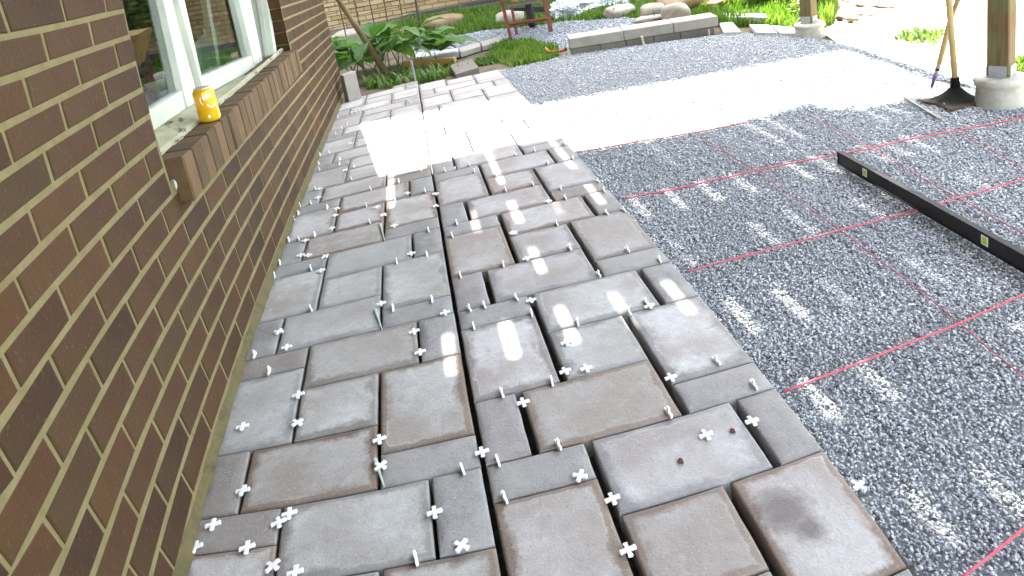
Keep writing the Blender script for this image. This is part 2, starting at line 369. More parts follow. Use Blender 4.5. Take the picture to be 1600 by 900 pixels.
# ------------------------------------------------------------------ ground
def sheet(name, poly, z, mat, kind='structure'):
    me = mesh(name, [(p[0], p[1], z) for p in poly], [list(range(len(poly)))]); return tag(link(name, me, mat), kind=kind)
bm = bmesh.new()
bmesh.ops.create_grid(bm, x_segments=60, y_segments=60, size=100)
for v in bm.verts:
    v.co.y += 40; v.co.z = GZ - .03 + (0 if abs(v.co.x) < 8 and -4 < v.co.y < 20 else .3 * noise.noise(v.co * .05))
ground = tag(link('garden_ground', bm_mesh('garden_ground', bm, True), M['soil']), kind='structure')
EDGE = [paveW(.617, .3 + .25 * i) for i in range(25)]              # right edge of the paving
pg = [(.5, -1.2), (3.05, -1.2), (3.1, 3.0)] + [tuple(G(*q)[:2]) for q in ((1600, 165), (1545, 140), (1400, 92), (1310, 66), (1225, 52), (1140, 52), (880, 86), (860, 92), (800, 106), (765, 112))] + [(.4, 6.9), (.4, 5)]
sheet('gravel_bed', pg, GZ - .012, M['gravel_bed'])
path_px = [(640, 92), (700, 84), (775, 62), (800, 60), (830, 62), (872, 78), (900, 70), (1040, 42), (1020, 33), (975, 27), (930, 31), (880, 33), (862, 37), (800, 44), (760, 47), (700, 58), (660, 66), (630, 78)]
path_poly = [tuple(G(*q)[:2]) for q in path_px]
sheet('upper_gravel_path', path_poly, GZ - .012, M['gravel_bed'])
sand_poly = [tuple(G(*q)[:2]) for q in ((1604, 172), (1545, 142), (1400, 93), (1312, 67), (1290, 52), (1285, 30), (1330, 0))] + [(7, 22), (30, 22), (30, -2), (3.6, -2)]
sheet('sandy_yard', sand_poly, GZ - .016, M['sand'])
sheet('bedding_grit', [(-1.0, -.5), (.68, -.5), (.70, 5), (.74, 6.7), (-1.0, 6.9)], -.055, M['bedding'])

# ------------------------------------------------------------------ gravel stones
def stones(name, pts, size, flat=.55, dust=None):
    n = len(pts)
    base = np.array([[1, 0, 0], [0, 1, 0], [-1, 0, 0], [0, -1, 0], [0, 0, 1], [0, 0, -1]], float)
    V = base[None] * RNG.uniform(.55, 1.15, (n, 6, 1)) + RNG.normal(0, .16, (n, 6, 3))
    V[:, :, 2] *= flat
    V *= (size * RNG.uniform(.6, 1.35, n))[:, None, None] if np.isscalar(size) else (size * RNG.uniform(.6, 1.35, n))[:, None, None]
    q = RNG.normal(size=(n, 3)); q[:, :2] *= .22; ang = RNG.uniform(0, 6.28, n); c, s = np.cos(ang), np.sin(ang)
    X = V[:, :, 0] * c[:, None] - V[:, :, 1] * s[:, None]; Y = V[:, :, 0] * s[:, None] + V[:, :, 1] * c[:, None]
    tx, ty = q[:, 0], q[:, 1]; Z = V[:, :, 2] + X * tx[:, None] + Y * ty[:, None]
    V = np.stack([X, Y, Z], 2) + pts[:, None, :]
    fb = np.array([[0, 1, 4], [1, 2, 4], [2, 3, 4], [3, 0, 4], [1, 0, 5], [2, 1, 5], [3, 2, 5], [0, 3, 5]])
    Fc = (fb[None] + (np.arange(n) * 6)[:, None, None]).reshape(-1, 3)
    me = bpy.data.meshes.new(name); me.vertices.add(n * 6); me.vertices.foreach_set('co', V.reshape(-1).astype(np.float32))
    me.loops.add(Fc.size); me.loops.foreach_set('vertex_index', Fc.reshape(-1).astype(np.int32))
    me.polygons.add(len(Fc)); me.polygons.foreach_set('loop_start', np.arange(0, Fc.size, 3, dtype=np.int32)); me.polygons.foreach_set('loop_total', np.full(len(Fc), 3, np.int32))
    me.update(); a = me.attributes.new('tone', 'FLOAT', 'POINT')
    a.data.foreach_set('value', np.repeat(np.clip(RNG.beta(1.9, 2.1, n) + (0 if dust is None else dust), 0, 1), 6).astype(np.float32))
    return me
def scatter(poly, n, z=GZ, jit=.006):
    P = np.array([p[:2] for p in poly]); lo, hi = P.min(0), P.max(0); out = []
    k = 0
    while k < n:
        q = RNG.uniform(lo, hi, (n, 2)); q = q[inside(q[:, 0], q[:, 1], poly)]; out.append(q); k += len(q)
    q = np.concatenate(out)[:n]; return np.column_stack([q, z - .003 + RNG.uniform(-jit, jit, n)])
near = [(e.x - .01, e.y) for e in EDGE if e.y < 4.3]
near_poly = [(near[0][0], .2)] + near + [(near[-1][0], 4.3), (3.12, 4.3), (3.05, 3.3), (3.0, .2)]
def area(p): p = np.array([q[:2] for q in p]); x, y = p.T; return abs(np.dot(x, np.roll(y, 1)) - np.dot(y, np.roll(x, 1))) / 2
P1 = scatter(near_poly, 230000); keep = P1[:, 1] * 1.0 + P1[:, 0] * .0 > -1; P1 = P1[keep]
dist = np.hypot(P1[:, 0], P1[:, 1]); thin = RNG.uniform(size=len(P1)) < np.clip(1.3 - .2 * dist, .45, 1); P1 = P1[thin]
dist = np.hypot(P1[:, 0], P1[:, 1])
_a, _b = G(1150, 548), G(1610, 428); _d = (_b - _a); _d.z = 0; _l = _d.length; _d /= _l            # trodden dusty streak
_s = (P1[:, 0] - _a.x) * _d.x + (P1[:, 1] - _a.y) * _d.y; _t = (P1[:, 0] - _a.x) * -_d.y + (P1[:, 1] - _a.y) * _d.x
dust = .26 * np.exp(-(_t / .075) ** 2) * np.clip((_s + .1) * 3, 0, 1) * RNG.uniform(.2, 1, len(P1))
dust += .10 * np.array([noise.noise(Vector((p[0] * 2.2, p[1] * 2.2, 3))) for p in P1])
tag(link('gravel', stones('gravel', P1, (.0042 + .0007 * dist), dust=dust), M['stone']), 'loose grey crushed stone bed to the right of the paving', 'gravel', kind='stuff')
far_poly = [(.62, 4.3), (.72, 6.9)] + [p for p in pg[5:13]][::-1] + [(3.12, 4.3)]
far_poly = [(.62, 4.3), (.72, 7.0), tuple(G(800, 106)[:2]), tuple(G(860, 93)[:2]), tuple(G(880, 86)[:2]), tuple(G(1140, 52)[:2]), tuple(G(1225, 52)[:2]), tuple(G(1310, 66)[:2]), tuple(G(1400, 92)[:2]), tuple(G(1545, 140)[:2]), (3.12, 4.0), (3.1, 4.3)]
P2 = scatter(far_poly, 64000)
tag(link('far_gravel', stones('far_gravel', P2, .0085, dust=-.02), M['stone']), 'loose grey crushed stone between the sunlit strip and the block wall', 'gravel', kind='stuff')
P3 = scatter(path_poly, 15000)
tag(link('path_gravel', stones('path_gravel', P3, .014, dust=-.26), M['stone']), 'loose grey crushed stone on the upper garden path', 'gravel', kind='stuff')

# ------------------------------------------------------------------ paving
PAT = [('big', 0, 1, 2, 3), ('mid', 2, 1, 2, 2), ('big', 4, 0, 2, 3), ('thin', 0, 4, 2, 1), ('wide', 2, 3, 3, 2), ('small', 5, 3, 1, 2), ('small', 0, 5, 1, 2), ('wide', 1, 5, 3, 2), ('thin', 4, 5, 2, 1)]
paving = tag(link('patio_paving', mesh('patio_paving', [(-1, -.3, -.052), (.72, -.3, -.052), (.74, 6.6, -.052), (-1, 6.6, -.052)], [(0, 1, 2, 3)]), M['bedding']), kind='structure')
Y0, MY = 1.298, .1203
def paver_mesh(u0, u1, v0, v1, ins, dz):
    o = paveW((u0 + u1) / 2, (v0 + v1) / 2); K = 5
    def ring(a, z, wob):
        p = []
        c = [(u0 + a, v0 + a), (u1 - a, v0 + a), (u1 - a, v1 - a), (u0 + a, v1 - a)]
        for k in range(4):
            A, B = c[k], c[(k + 1) % 4]
            for j in range(K):
                t = j / K; u = A[0] + (B[0] - A[0]) * t; v = A[1] + (B[1] - A[1]) * t
                w = paveW(u + random.uniform(-wob, wob), v + random.uniform(-wob, wob)); p.append((w.x - o.x, w.y - o.y, z + (random.uniform(-wob, wob) * .25 if wob else 0)))
        return p
    rings = [ring(.0, -.078, 0), ring(.0, -.005, .0008), ring(.0028, -.0012, .0009), ring(.008, -.0006, .0012), ring(ins, 0.0008, ins * .14), ring(ins + .022, .0010, ins * .18)]
    ed = [0, 0, .05, .15, .62, 1.0]
    vs_, fs_, at = [], [], []
    for r, e in zip(rings, ed): vs_ += r; at += [e] * len(r)
    n = 4 * K
    for a in range(len(rings) - 1):
        for k in range(n): fs_.append((a * n + k, a * n + (k + 1) % n, (a + 1) * n + (k + 1) % n, (a + 1) * n + k))
    vs_.append((0, 0, .0008)); at.append(1.0); c = len(vs_) - 1; b = (len(rings) - 1) * n
    for k in range(n): fs_.append((b + k, b + (k + 1) % n, c))
    me = mesh('paver', vs_, fs_)
    me.attributes.new('edge', 'FLOAT', 'POINT').data.foreach_set('value', at)
    for p in me.polygons: p.use_smooth = p.index >= 2 * n
    return me, o
for side, U0, MX in ((0, -.7625, .1152), (1, -.0655, .1140)):
    for k in range(-2, 7):
        for (kind, i, j, w, h) in PAT:
            v0 = Y0 + (k * 6 + j) * MY; v1 = v0 + h * MY; u0 = U0 + i * MX; u1 = u0 + w * MX
            lim = 6.32 if side == 0 else 6.18
            if v1 < .50 or v1 > lim + random.uniform(-.05, .05): continue
            gx = (.0034 if k < 3 else .0016) if side == 0 else float(np.interp(k, [0, 3, 4], [.0082, .0034, .0016]))
            gv = .0021 if k < 3 else .0010
            big = kind in ('big', 'mid', 'wide')
            me, o = paver_mesh(u0 + gx * (0.4 if i == 0 else 1) + random.uniform(0, .0015), u1 - gx * (.4 if i + w == 6 else 1) - random.uniform(0, .0015), v0 + gv + random.uniform(0, .0010), v1 - gv - random.uniform(0, .0010), (.020 if big else .012), 0)
            stained = side == 1 and k == -1 and kind == 'big' and i == 4
            ob = link('paver', me, M['paver_stained' if stained else 'paver'], paving, (o.x, o.y, random.uniform(-.0015, .001)))
            ob.rotation_euler = (random.uniform(-.004, .004), random.uniform(-.004, .004), random.uniform(-.003, .003))
            ob.color = (random.uniform(.55, 1.0) if big else random.choice((0.0, .08, .2)), (random.choice((0, .1, .3, .55, .9, 1)) if k < 3 else random.choice((0, .1, .2, .35))) if big else random.choice((0, .1, .2, .5)), (random.uniform(.2, .6) if side == 0 else random.uniform(.45, 1)), 1)

# ------------------------------------------------------------------ house wall
house = empty('brick_house', (WX, 3.5, 0), 'dark brown brick house wall with pale mortar joints along the paving', 'house')
HO = Vector((WX, 3.5, 0))
def hlink(name, me, mat, parent=house): return link(name, me, mat, parent)
Z0, MZ, PB = 1.1389, .07938, .2515          # joint line n is at Z0 - n*MZ; bricks PB long
OY0, OY1 = 1.862, 4.36                      # window opening along the wall (survey units)
Y_END = 6.62
SILL_N0 = 5.62                              # opening bottom
def course_z(n): return Z0 - n * MZ
allb = []
for n in range(-9, 15):
    zt, zb = course_z(n) - .0078, course_z(n + 1) + .0078
    if zb < 0: zb = max(zb, .004)
    if zt - zb < .02: continue
    off = .98 if n % 2 else .853
    for q in range(-4, 26):
        y0 = off + q * PB + .0062; y1 = y0 + PB - .0124
        if y1 < .30 or y0 > Y_END: continue
        y1 = min(y1, Y_END)
        if y1 - y0 < .03: continue
        segs = [(y0, y1)]
        if course_z(n + .5) > course_z(5.0):        # beside the window
            segs = []
            if y0 < OY0 - .012: segs.append((y0, min(y1, OY0)))
            if y1 > OY1 + .012: segs.append((max(y0, OY1), y1))
        elif course_z(n + .5) > course_z(7.0) and y1 > OY0 - .02 and y0 < OY1 + .04:   # behind the sill
            segs = [(y0, min(y1, OY0 - .02))] if y0 < OY0 - .06 else ([(max(y0, OY1 + .05), y1)] if y1 > OY1 + .08 else [])
        for a, b in segs:
            if b - a < .02: continue
            allb.append((a, b, zb, zt))
def brick_verts(a, b, zb, zt):
    j = lambda: random.uniform(-.0012, .0012)
    d = random.uniform(-.0006, .0008)
    C = [wallW(a + j(), zb + j()), wallW(b + j(), zb + j()), wallW(b + j(), zt + j()), wallW(a + j(), zt + j())]
    cen = sum(C, Vector()) / 4
    front = [Vector((c.x + d, c.y + (cen.y - c.y) * min(1, .004 / max(.001, abs(cen.y - c.y))), c.z + (cen.z - c.z) * min(1, .003 / max(.001, abs(cen.z - c.z))))) for c in C]
    mid = [Vector((c.x - .0016 + d, c.y, c.z)) for c in C]; back = [Vector((c.x - .03, c.y, c.z)) for c in C]
    return cen, front, mid, back
BF = [(0, 1, 2, 3)] + [(k, k + 4, (k + 1) % 4 + 4, (k + 1) % 4) for k in range(4)] + [(k + 4, k + 8, (k + 1) % 4 + 8, (k + 1) % 4 + 4) for k in range(4)]
def inframe(c):
    x, y = proj(c); return -60 < x < 1660 and -60 < y < 960
scored = []
for t in allb:
    cen, fr, mi, ba = brick_verts(*t)
    x = [proj(p) for p in fr]; ar = abs(sum(x[k][0] * x[(k + 1) % 4][1] - x[(k + 1) % 4][0] * x[k][1] for k in range(4))) / 2
    scored.append((ar if any(inframe(p) for p in fr) else ar * 1e-3, cen, fr, mi, ba))
scored.sort(key=lambda s: -s[0])
rv, rf = [], []
for idx, (ar, cen, fr, mi, ba) in enumerate(scored):
    P = fr + mi + ba
    if idx < 285:
        me = mesh('brick', [p - cen for p in P], BF); hb = link('brick', me, M['brick'], house, cen - HO)
    else:
        b0 = len(rv); rv += [p - HO for p in P]; rf += [tuple(b0 + i for i in f) for f in BF]
o = hlink('far_brick', mesh('far_brick', rv, rf), M['brick']); o['kind'] = 'stuff'
# mortar behind the bricks with the opening left out
def wgrid(y0, y1, z0, z1, x, ny, nz):
    vs_, fs_ = [], []
    for i in range(ny + 1):
        for j in range(nz + 1):
            p = wallW(y0 + (y1 - y0) * i / ny, z0 + (z1 - z0) * j / nz); vs_.append(Vector((p.x + x, p.y, p.z)) - HO)
    for i in range(ny):
        for j in range(nz):
            a = i * (nz + 1) + j; fs_.append((a, a + nz + 1, a + nz + 2, a + 1))
    return vs_, fs_
mv, mf = [], []
ZT = 1.62
for (a, b, c, d, ny, nz) in ((.28, OY0, -.1, ZT, 14, 14), (OY0, OY1, -.1, course_z(6.6), 14, 6), (OY1, Y_END - .004, -.1, ZT, 14, 14)):
    v_, f_ = wgrid(a, b, c, d, -.0022, ny, nz); k = len(mv); mv += v_; mf += [tuple(k + i for i in f) for f in f_]
hlink('mortar', mesh('mortar', mv, mf), M['mortar'])
# house body: end wall, upper wall, reveals, an added eave for shade (mostly out of the picture)
def yz(y, z): p = wallW(y, z); return p.y, p.z
ey = yz(Y_END, .3)[0]
bm = bmesh.new()
c0 = [wallW(Y_END - .002, z) for z in (-.1, .2, .5, .8, 1.1, 1.4, ZT)]
prev = None
for p in c0:
    a = bm.verts.new(Vector((p.x - .006, p.y, p.z)) - HO); b = bm.verts.new(Vector((WX - 4, p.y, p.z)) - HO)
    if prev: bm.faces.new((prev[0], prev[1], b, a))
    prev = (a, b)
hlink('end_wall', bm_mesh('end_wall', bm), M['mortar'])
zt_ = min(wallW(y, ZT).z for y in (.3, 2, 4, 6))
bm = bmesh.new(); boxc(bm, Vector((WX - 2.02, 3.6, 3.75)) - HO, (4.0, 9.4, 4.0)); boxc(bm, Vector((WX - 2.10, .15, .9)) - HO, (3.9, 2.1, 2.0))
hlink('upper_wall', bm_mesh('upper_wall', bm), M['brick'])
bm = bmesh.new(); box8(bm, [Vector(p) - HO for p in ((-2, 5.5, 2.60), (-.36, 5.5, 2.60), (-.565, 7.25, 2.60), (-2, 8.4, 2.60), (-2, 5.5, 2.70), (-.36, 5.5, 2.70), (-.565, 7.25, 2.70), (-2, 8.4, 2.70))]); hlink('shade_eave', bm_mesh('shade_eave', bm), M['paint'])  # unseen eave plate, added and shaped to shade the strip beside the wall
# reveal bricks on the far jamb (faces towards the camera)
for n in range(-2, 6):
    zt, zb = course_z(n) - .006, course_z(n + 1) + .006
    p0, p1 = wallW(OY1 + .002, zb), wallW(OY1 + .002, zt)
    cen = Vector((p0.x - .055, (p0.y + p1.y) / 2 + .02, (p0.z + p1.z) / 2)); bm = bmesh.new()
    c = []
    for p in (p0, p1):
        for (x, dy) in ((p.x - .003, 0), (p.x - .120, 0), (p.x - .120, .06), (p.x - .003, .06)): c.append(Vector((x, p.y + dy, p.z)) - cen)
    box8(bm, c, .003); link('brick', bm_mesh('brick', bm), M['brick'], house, cen - HO)
bm = bmesh.new()
for (ya, yb) in ((OY1 + .02, OY1 + .03),):
    P = [wallW(ya, z) for z in (.55, .75, .95, 1.15, 1.4)]
    for A, B in zip(P, P[1:]):
        bm.faces.new([bm.verts.new(Vector(q) - HO) for q in ((A.x - .006, A.y, A.z), (WX - .2, A.y, A.z), (WX - .2, B.y, B.z), (B.x - .006, B.y, B.z))])
hlink('jamb_mortar', bm_mesh('jamb_mortar', bm), M['mortar']); bm = bmesh.new()
P = [wallW(OY0 - .005, z) for z in (.55, .75, .95, 1.15, 1.4)]
for A, B in zip(P, P[1:]):
    bm.faces.new([bm.verts.new(Vector(q) - HO) for q in ((A.x - .006, A.y, A.z), (WX - .3, A.y, A.z), (WX - .3, B.y, B.z), (B.x - .006, B.y, B.z))])
hlink('jamb_mortar', bm_mesh('jamb_mortar', bm), M['mortar'])
# mortar foot along the base of the wall
bm = bmesh.new(); prev = None
for i in range(90):
    v = .3 + i * (6.55 - .3) / 89; e = paveW(-.764, v); r = random.uniform(-.004, .004)
    xw = Xw(e.y); ring = [(xw - .01, e.y, -.06), (xw + .016 + r, e.y, -.06), (xw + .012 + r, e.y, .004), (xw + .006 + r * .5, e.y, .022 + r), (xw - .008, e.y, .044 + r * 1.6)]
    cur = [bm.verts.new(Vector(p) - HO) for p in ring]
    if prev:
        for k in range(4): bm.faces.new((prev[k], prev[k + 1], cur[k + 1], cur[k]))
    prev = cur
hlink('mortar_foot', bm_mesh('mortar_foot', bm, True), M['foot'])
# brick sill of upright bricks
SF = -.698
sl_t = lambda y: .738 - .0135 * (y - 2.18); sl_b = lambda y: .604 - .0185 * (y - 2.2)
y = 2.178; k = 0
while y < 4.72:
    w = .0985; yb = min(y + w - .007, 4.78); z1, z0 = sl_t(y), sl_b(y); f = SF + random.uniform(-.004, .003); cen = Vector((SF - .06, y + .05, .66)); bm = bmesh.new()
    dz = random.uniform(-.003, .003)
    c = [Vector(p) - cen for p in ((SF - .15, y, z0), (f, y, z0), (f, yb, sl_b(yb)), (SF - .15, yb, sl_b(yb)), (SF - .15, y, z1 + .004 + dz), (f, y, z1 + dz), (f, yb, sl_t(yb) + dz), (SF - .15, yb, sl_t(yb) + .004 + dz))]
    box8(bm, c, .005); ob = link('sill_brick', bm_mesh('sill_brick', bm), M['sill_brick'], house, cen - HO); y += w; k += 1
bm = bmesh.new(); box8(bm, [Vector(p) - HO for p in ((SF - .15, 2.19, .61), (SF - .008, 2.19, .61), (SF - .008, 4.75, .565), (SF - .15, 4.75, .565), (SF - .15, 2.19, .728), (SF - .008, 2.19, .728), (SF - .008, 4.75, .692), (SF - .15, 4.75, .692))])
hlink('sill_mortar', bm_mesh('sill_mortar', bm), M['mortar'])
bm = bmesh.new()                                                       # white paint blob on the end of the sill
bmesh.ops.create_icosphere(bm, subdivisions=2, radius=1)
for v in bm.verts: v.co = Vector((v.co.x * .011, v.co.y * .003, v.co.z * .017)) * (1 + .25 * noise.noise(v.co * 2))
bl = link('paint_splash', bm_mesh('paint_splash', bm, True), M['paint'], house, Vector((SF - .045, 2.178, .662)) - HO)

# window -----------------------------------------------------------------------------
win = empty('window', (WX - .15, 3.5, .75)); win.parent = house; win.location = Vector((WX - .15, 3.5, .75)) - HO
win['label'] = 'white painted double casement window with old putty'
WO = Vector((WX - .15, 3.5, .75))
def bar(name, L, R_, xf, depth, mat, bev=.006, ztop=1.95):
    """upright bar: L and R_ are (y, z) polylines of its edges, bottom first; carried on straight up to ztop"""
    if L[-1][1] < ztop and len(L) > 1: L = L + [(L[-1][0], ztop)]; R_ = R_ + [(R_[-1][0], ztop)]
    bm = bmesh.new(); prev = None; rings = []
    for (a, b) in zip(L, R_):
        rings.append([bm.verts.new(Vector(p) - WO) for p in ((xf, a[0], a[1]), (xf, b[0], b[1]), (xf - depth, b[0], b[1]), (xf - depth, a[0], a[1]))])
    for A, B in zip(rings, rings[1:]):
        for k in range(4): bm.faces.new((A[k], A[(k + 1) % 4], B[(k + 1) % 4], B[k]))
    bm.faces.new(rings[0][::-1]); bm.faces.new(rings[-1])
    if bev: bmesh.ops.bevel(bm, geom=[e for e in bm.edges if len(e.link_faces) == 2 and e.calc_face_angle(0) > .6], offset=bev, segments=2, affect='EDGES', clamp_overlap=True)
    return link(name, bm_mesh(name, bm), mat, win)
wp = lambda px, py, x: tuple(W(px, py, x))[1:]
SX = -.865
# left casement
bar('left_bottom_rail', [(2.25, wp(243, 201, SX)[1]), (2.25, wp(235, 170, SX)[1])], [wp(291, 168, SX), wp(284, 141, SX)], SX, .05, M['paint'], ztop=0)
bar('left_stile', [wp(290, 168, SX), wp(252, 0, SX)], [wp(303, 162, SX), wp(266, 0, SX)], SX + .006, .056, M['paint'])
bar('mullion', [wp(303, 165, SX), wp(266, 0, SX)], [wp(315, 155, SX), wp(276, 0, SX)], SX - .012, .04, M['paint'], 0)
# right casement
bar('right_stile', [wp(316, 150, SX), wp(274, 0, SX)], [wp(312, 124, SX), wp(284, 0, SX)], SX + .010, .06, M['paint'])
bar('right_bottom_rail', [wp(318, 149, SX), wp(311, 121, SX)], [wp(408, 101, SX), wp(394, 86, SX)], SX + .004, .05, M['paint'], ztop=0)
bar('outer_stile', [wp(395, 100, SX), wp(371, 0, SX)], [wp(409, 100, SX), wp(389, 0, SX)], SX + .008, .058, M['paint'])
# panes
def pane(name, q):
    me = mesh(name, [Vector((-.884, a, b)) - WO for a, b in q], [(0, 1, 2, 3)]); return link(name, me, M['glass'], win)
a, b = wp(284, 141, SX), wp(250, 0, SX)
pane('pane', [(2.2, a[1] - .03), (a[0] + .05, a[1] - .03), (b[0] + .05, 1.9), (2.2, 1.9)])
a, b = wp(312, 121, SX), wp(392, 88, SX)
pane('pane', [(a[0] - .06, a[1] - .03), (b[0] + .08, b[1] - .03), (b[0] + .16, 1.9), (a[0] + .05, 1.9)])
# frame: jamb towards the camera, with mouldings
JX = -.80; j0, j1 = wp(429, 84, JX), wp(416, 0, JX)
bar('jamb', [(j0[0] + .01, j0[1] - .05), j0, j1], [(j0[0] + .08, j0[1] - .05), (j0[0] + .09, j0[1]), (j1[0] + .09, j1[1])], JX, .20, M['paint'])
bar('jamb_bead', [(j0[0] - .012, j0[1] - .04), (j0[0] - .010, j0[1]), (j1[0] - .010, j1[1])], [(j0[0] + .01, j0[1] - .04), (j0[0] + .012, j0[1]), (j1[0] + .012, j1[1])], JX - .03, .025, M['paint'], .004)
# wooden sill
XS = -.775
back = [W(*q, x=SX) for q in ((243, 200), (300, 161), (343, 136.5), (408, 101))]; low = [W(*q, x=XS) for q in ((252, 239), (308, 189), (430, 87))]
zi = lambda P, y: float(np.interp(y, [p.y for p in P], [p.z for p in P]))
bm = bmesh.new(); prev = None
for i in range(29):
    y = 2.20 + i * (4.80 - 2.20) / 28; zbk = zi(back, y) + random.uniform(-.001, .001); zb = zi(low, y) - .012
    xf = XS + random.uniform(-.002, .002); zf = max(zb + .018, zbk - .03)
    cur = [bm.verts.new(Vector(p) - WO) for p in ((xf, y, zb), (xf, y, zf - .008), (xf - .010, y, zf), (SX + .012, y, zbk - .004), (SX - .06, y, zbk + .004), (SX - .06, y, zb))]
    if prev:
        for k in range(5): bm.faces.new((prev[k], prev[k + 1], cur[k + 1], cur[k]))
    prev = cur
link('wood_sill', bm_mesh('wood_sill', bm), M['flaky'], win)
# inner window and curtains in the room behind
for (pa, pb) in (((322, 0), (338, 110)), ((346, 0), (362, 100))):
    XI = -.98
    A, B = wp(*pa, XI), wp(*pb, XI); bar('inner_stile', [(B[0], B[1] - .1), A], [(B[0] + .07, B[1] - .1), (A[0] + .07, A[1])], XI, .03, M['paint'], .003)
def cloth(name, y0, y1, z0, tops, x, mat):
    bm = bmesh.new(); prev = None; n = 40
    for i in range(n + 1):
        t = i / n; y = y0 + (y1 - y0) * t; xx = x + .012 * math.sin(i * 1.9) + .006 * math.sin(i * 4.3); zt = np.interp(t, np.linspace(0, 1, len(tops)), tops) + .006 * math.sin(i * 1.3)
        cur = [bm.verts.new(Vector((xx, y, z0)) - WO), bm.verts.new(Vector((xx, y, zt)) - WO)]
        if prev: bm.faces.new((prev[0], cur[0], cur[1], prev[1]))
        prev = cur
    return link(name, bm_mesh(name, bm, True), mat, win)
cloth('curtain', 3.7, 5.6, .45, [.86, .865, .93, .92, .90, .86], -1.12, M['curtain'])
cloth('curtain', 2.6, 3.6, .45, [.80, .815, .82, .81], -1.12, M['bare_cloth'])
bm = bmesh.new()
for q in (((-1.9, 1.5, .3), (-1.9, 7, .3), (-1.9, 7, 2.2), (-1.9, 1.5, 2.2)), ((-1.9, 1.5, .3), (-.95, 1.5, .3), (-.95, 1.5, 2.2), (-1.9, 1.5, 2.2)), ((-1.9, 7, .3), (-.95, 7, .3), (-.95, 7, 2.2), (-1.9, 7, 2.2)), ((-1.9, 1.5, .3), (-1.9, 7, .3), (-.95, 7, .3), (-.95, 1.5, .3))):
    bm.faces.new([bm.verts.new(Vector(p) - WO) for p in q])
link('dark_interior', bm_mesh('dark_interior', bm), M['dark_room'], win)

# can on the sill --------------------------------------------------------------------
cb = W(329, 186, -.735); CS = 1.08
can = empty('drink_can', (cb.x, cb.y, sl_t(cb.y) + .003), 'yellow drink can standing on the brick window sill', 'can')
bm = bmesh.new(); lathe(bm, [(.024 * CS, 0), (.028 * CS, .003), (.033 * CS, .012), (.033 * CS, .100), (.0305 * CS, .110), (.027 * CS, .1165)], 28)
link('body', bm_mesh('body', bm, True), M['can'], can)
bm = bmesh.new(); lathe(bm, [(.027 * CS, .1165), (.0278 * CS, .119), (.0265 * CS, .1205), (.025 * CS, .118), (.004, .1178)], 28); boxc(bm, (.006, 0, .119), (.022, .013, .0012))
link('lid', bm_mesh('lid', bm, True), M['can_metal'], can)
def on_can(bm, pts, wd=.0016):                            # pts: (angle, height) run of a stroke printed on the can
    prev = None; Rr = .033 * CS + .0004
    for i, (a, h) in enumerate(pts):
        n_ = pts[min(i + 1, len(pts) - 1)]; p_ = pts[max(i - 1, 0)]; t = Vector(((n_[0] - p_[0]) * Rr, n_[1] - p_[1])); t = t.normalized() if t.length else Vector((1, 0)); nn = Vector((-t.y, t.x)) * wd
        cur = [bm.verts.new((Rr * math.cos(a + s * nn.x / Rr), Rr * math.sin(a + s * nn.x / Rr), h + s * nn.y)) for s in (1, -1)]
        if prev: bm.faces.new((prev[0], prev[1], cur[1], cur[0]))
        prev = cur
bm = bmesh.new(); A0 = math.radians(-62)
arc = lambda c, h, rx, rz, t0, t1, n=14: [(c + rx * math.cos(math.radians(t0 + (t1 - t0) * i / n)), h + rz * math.sin(math.radians(t0 + (t1 - t0) * i / n))) for i in range(n + 1)]
on_can(bm, arc(A0 + .25, .072, .42, .020, 200, 345), .0022)                 # white swoosh like a smile
x = A0 - .30                                                                    # loose script letters above it
for k in range(4):
    on_can(bm, arc(x + k * .22, .088 + .002 * k, .085, .006, 40, 380, 12), .0012)
    if k % 2 == 0: on_can(bm, [(x + k * .22 - .085, .102), (x + k * .22 - .085, .084)], .0012)
on_can(bm, arc(A0 - .55, .080, .12, .012, 90, 300, 10), .0014)
on_can(bm, arc(A0 - .25, .022, .07, .004, 0, 360, 10), .0016)
link('print', bm_mesh('print', bm), M['white_ink'], can)

# ------------------------------------------------------------------ deck overhead, its posts and piers
HD = 4.40; TAN = math.tan(SUN_EL); SH = HD / TAN
p2 = G(1567, 168); p1 = G(1268, 56)
dirb = (p1 - p2).normalized()
deck = empty('raised_deck', (1.2, 4, 0), 'raised timber deck standing on two posts with boards missing over the patio', 'deck'); DO = Vector((1.2, 4, 0))
def beam_x(y): return p2.x + (y - p2.y) * (p1.x - p2.x) / (p1.y - p2.y)
gaps = [-.80, -.62, -.44, -.26, -.073, .114, .30, .486, .674, .857, 1.03, 1.20, 1.37, 1.52, 1.66, 1.80, 1.93, 2.05, 2.17, 2.30, 2.43, 2.56, 2.69, 2.82, 2.95]
nearY = [(-.8, 4.3), (-.52, 4.25), (-.42, 4.03), (-.155, 4.0), (0, 4.06), (.3, 4.11), (.52, 4.08), (.75, 4.05), (1.2, 3.98), (1.6, 3.93), (2.0, 3.97), (2.25, 4.02), (2.4, 3.78), (2.55, 3.70), (2.8, 3.70), (3.2, 3.5)]
def ip(tab, x): return float(np.interp(x, [t[0] for t in tab], [t[1] for t in tab]))
bm_j = None
def dbox(name, c, s, mat=M['deck'], bev=.004):
    bm = bmesh.new(); boxc(bm, (0, 0, 0), s, 0, bev); return link(name, bm_mesh(name, bm), mat, deck, Vector(c) - DO)
rows = [.30, .74, 1.16, 1.56, 2.02, 2.54, 3.04, 3.62]
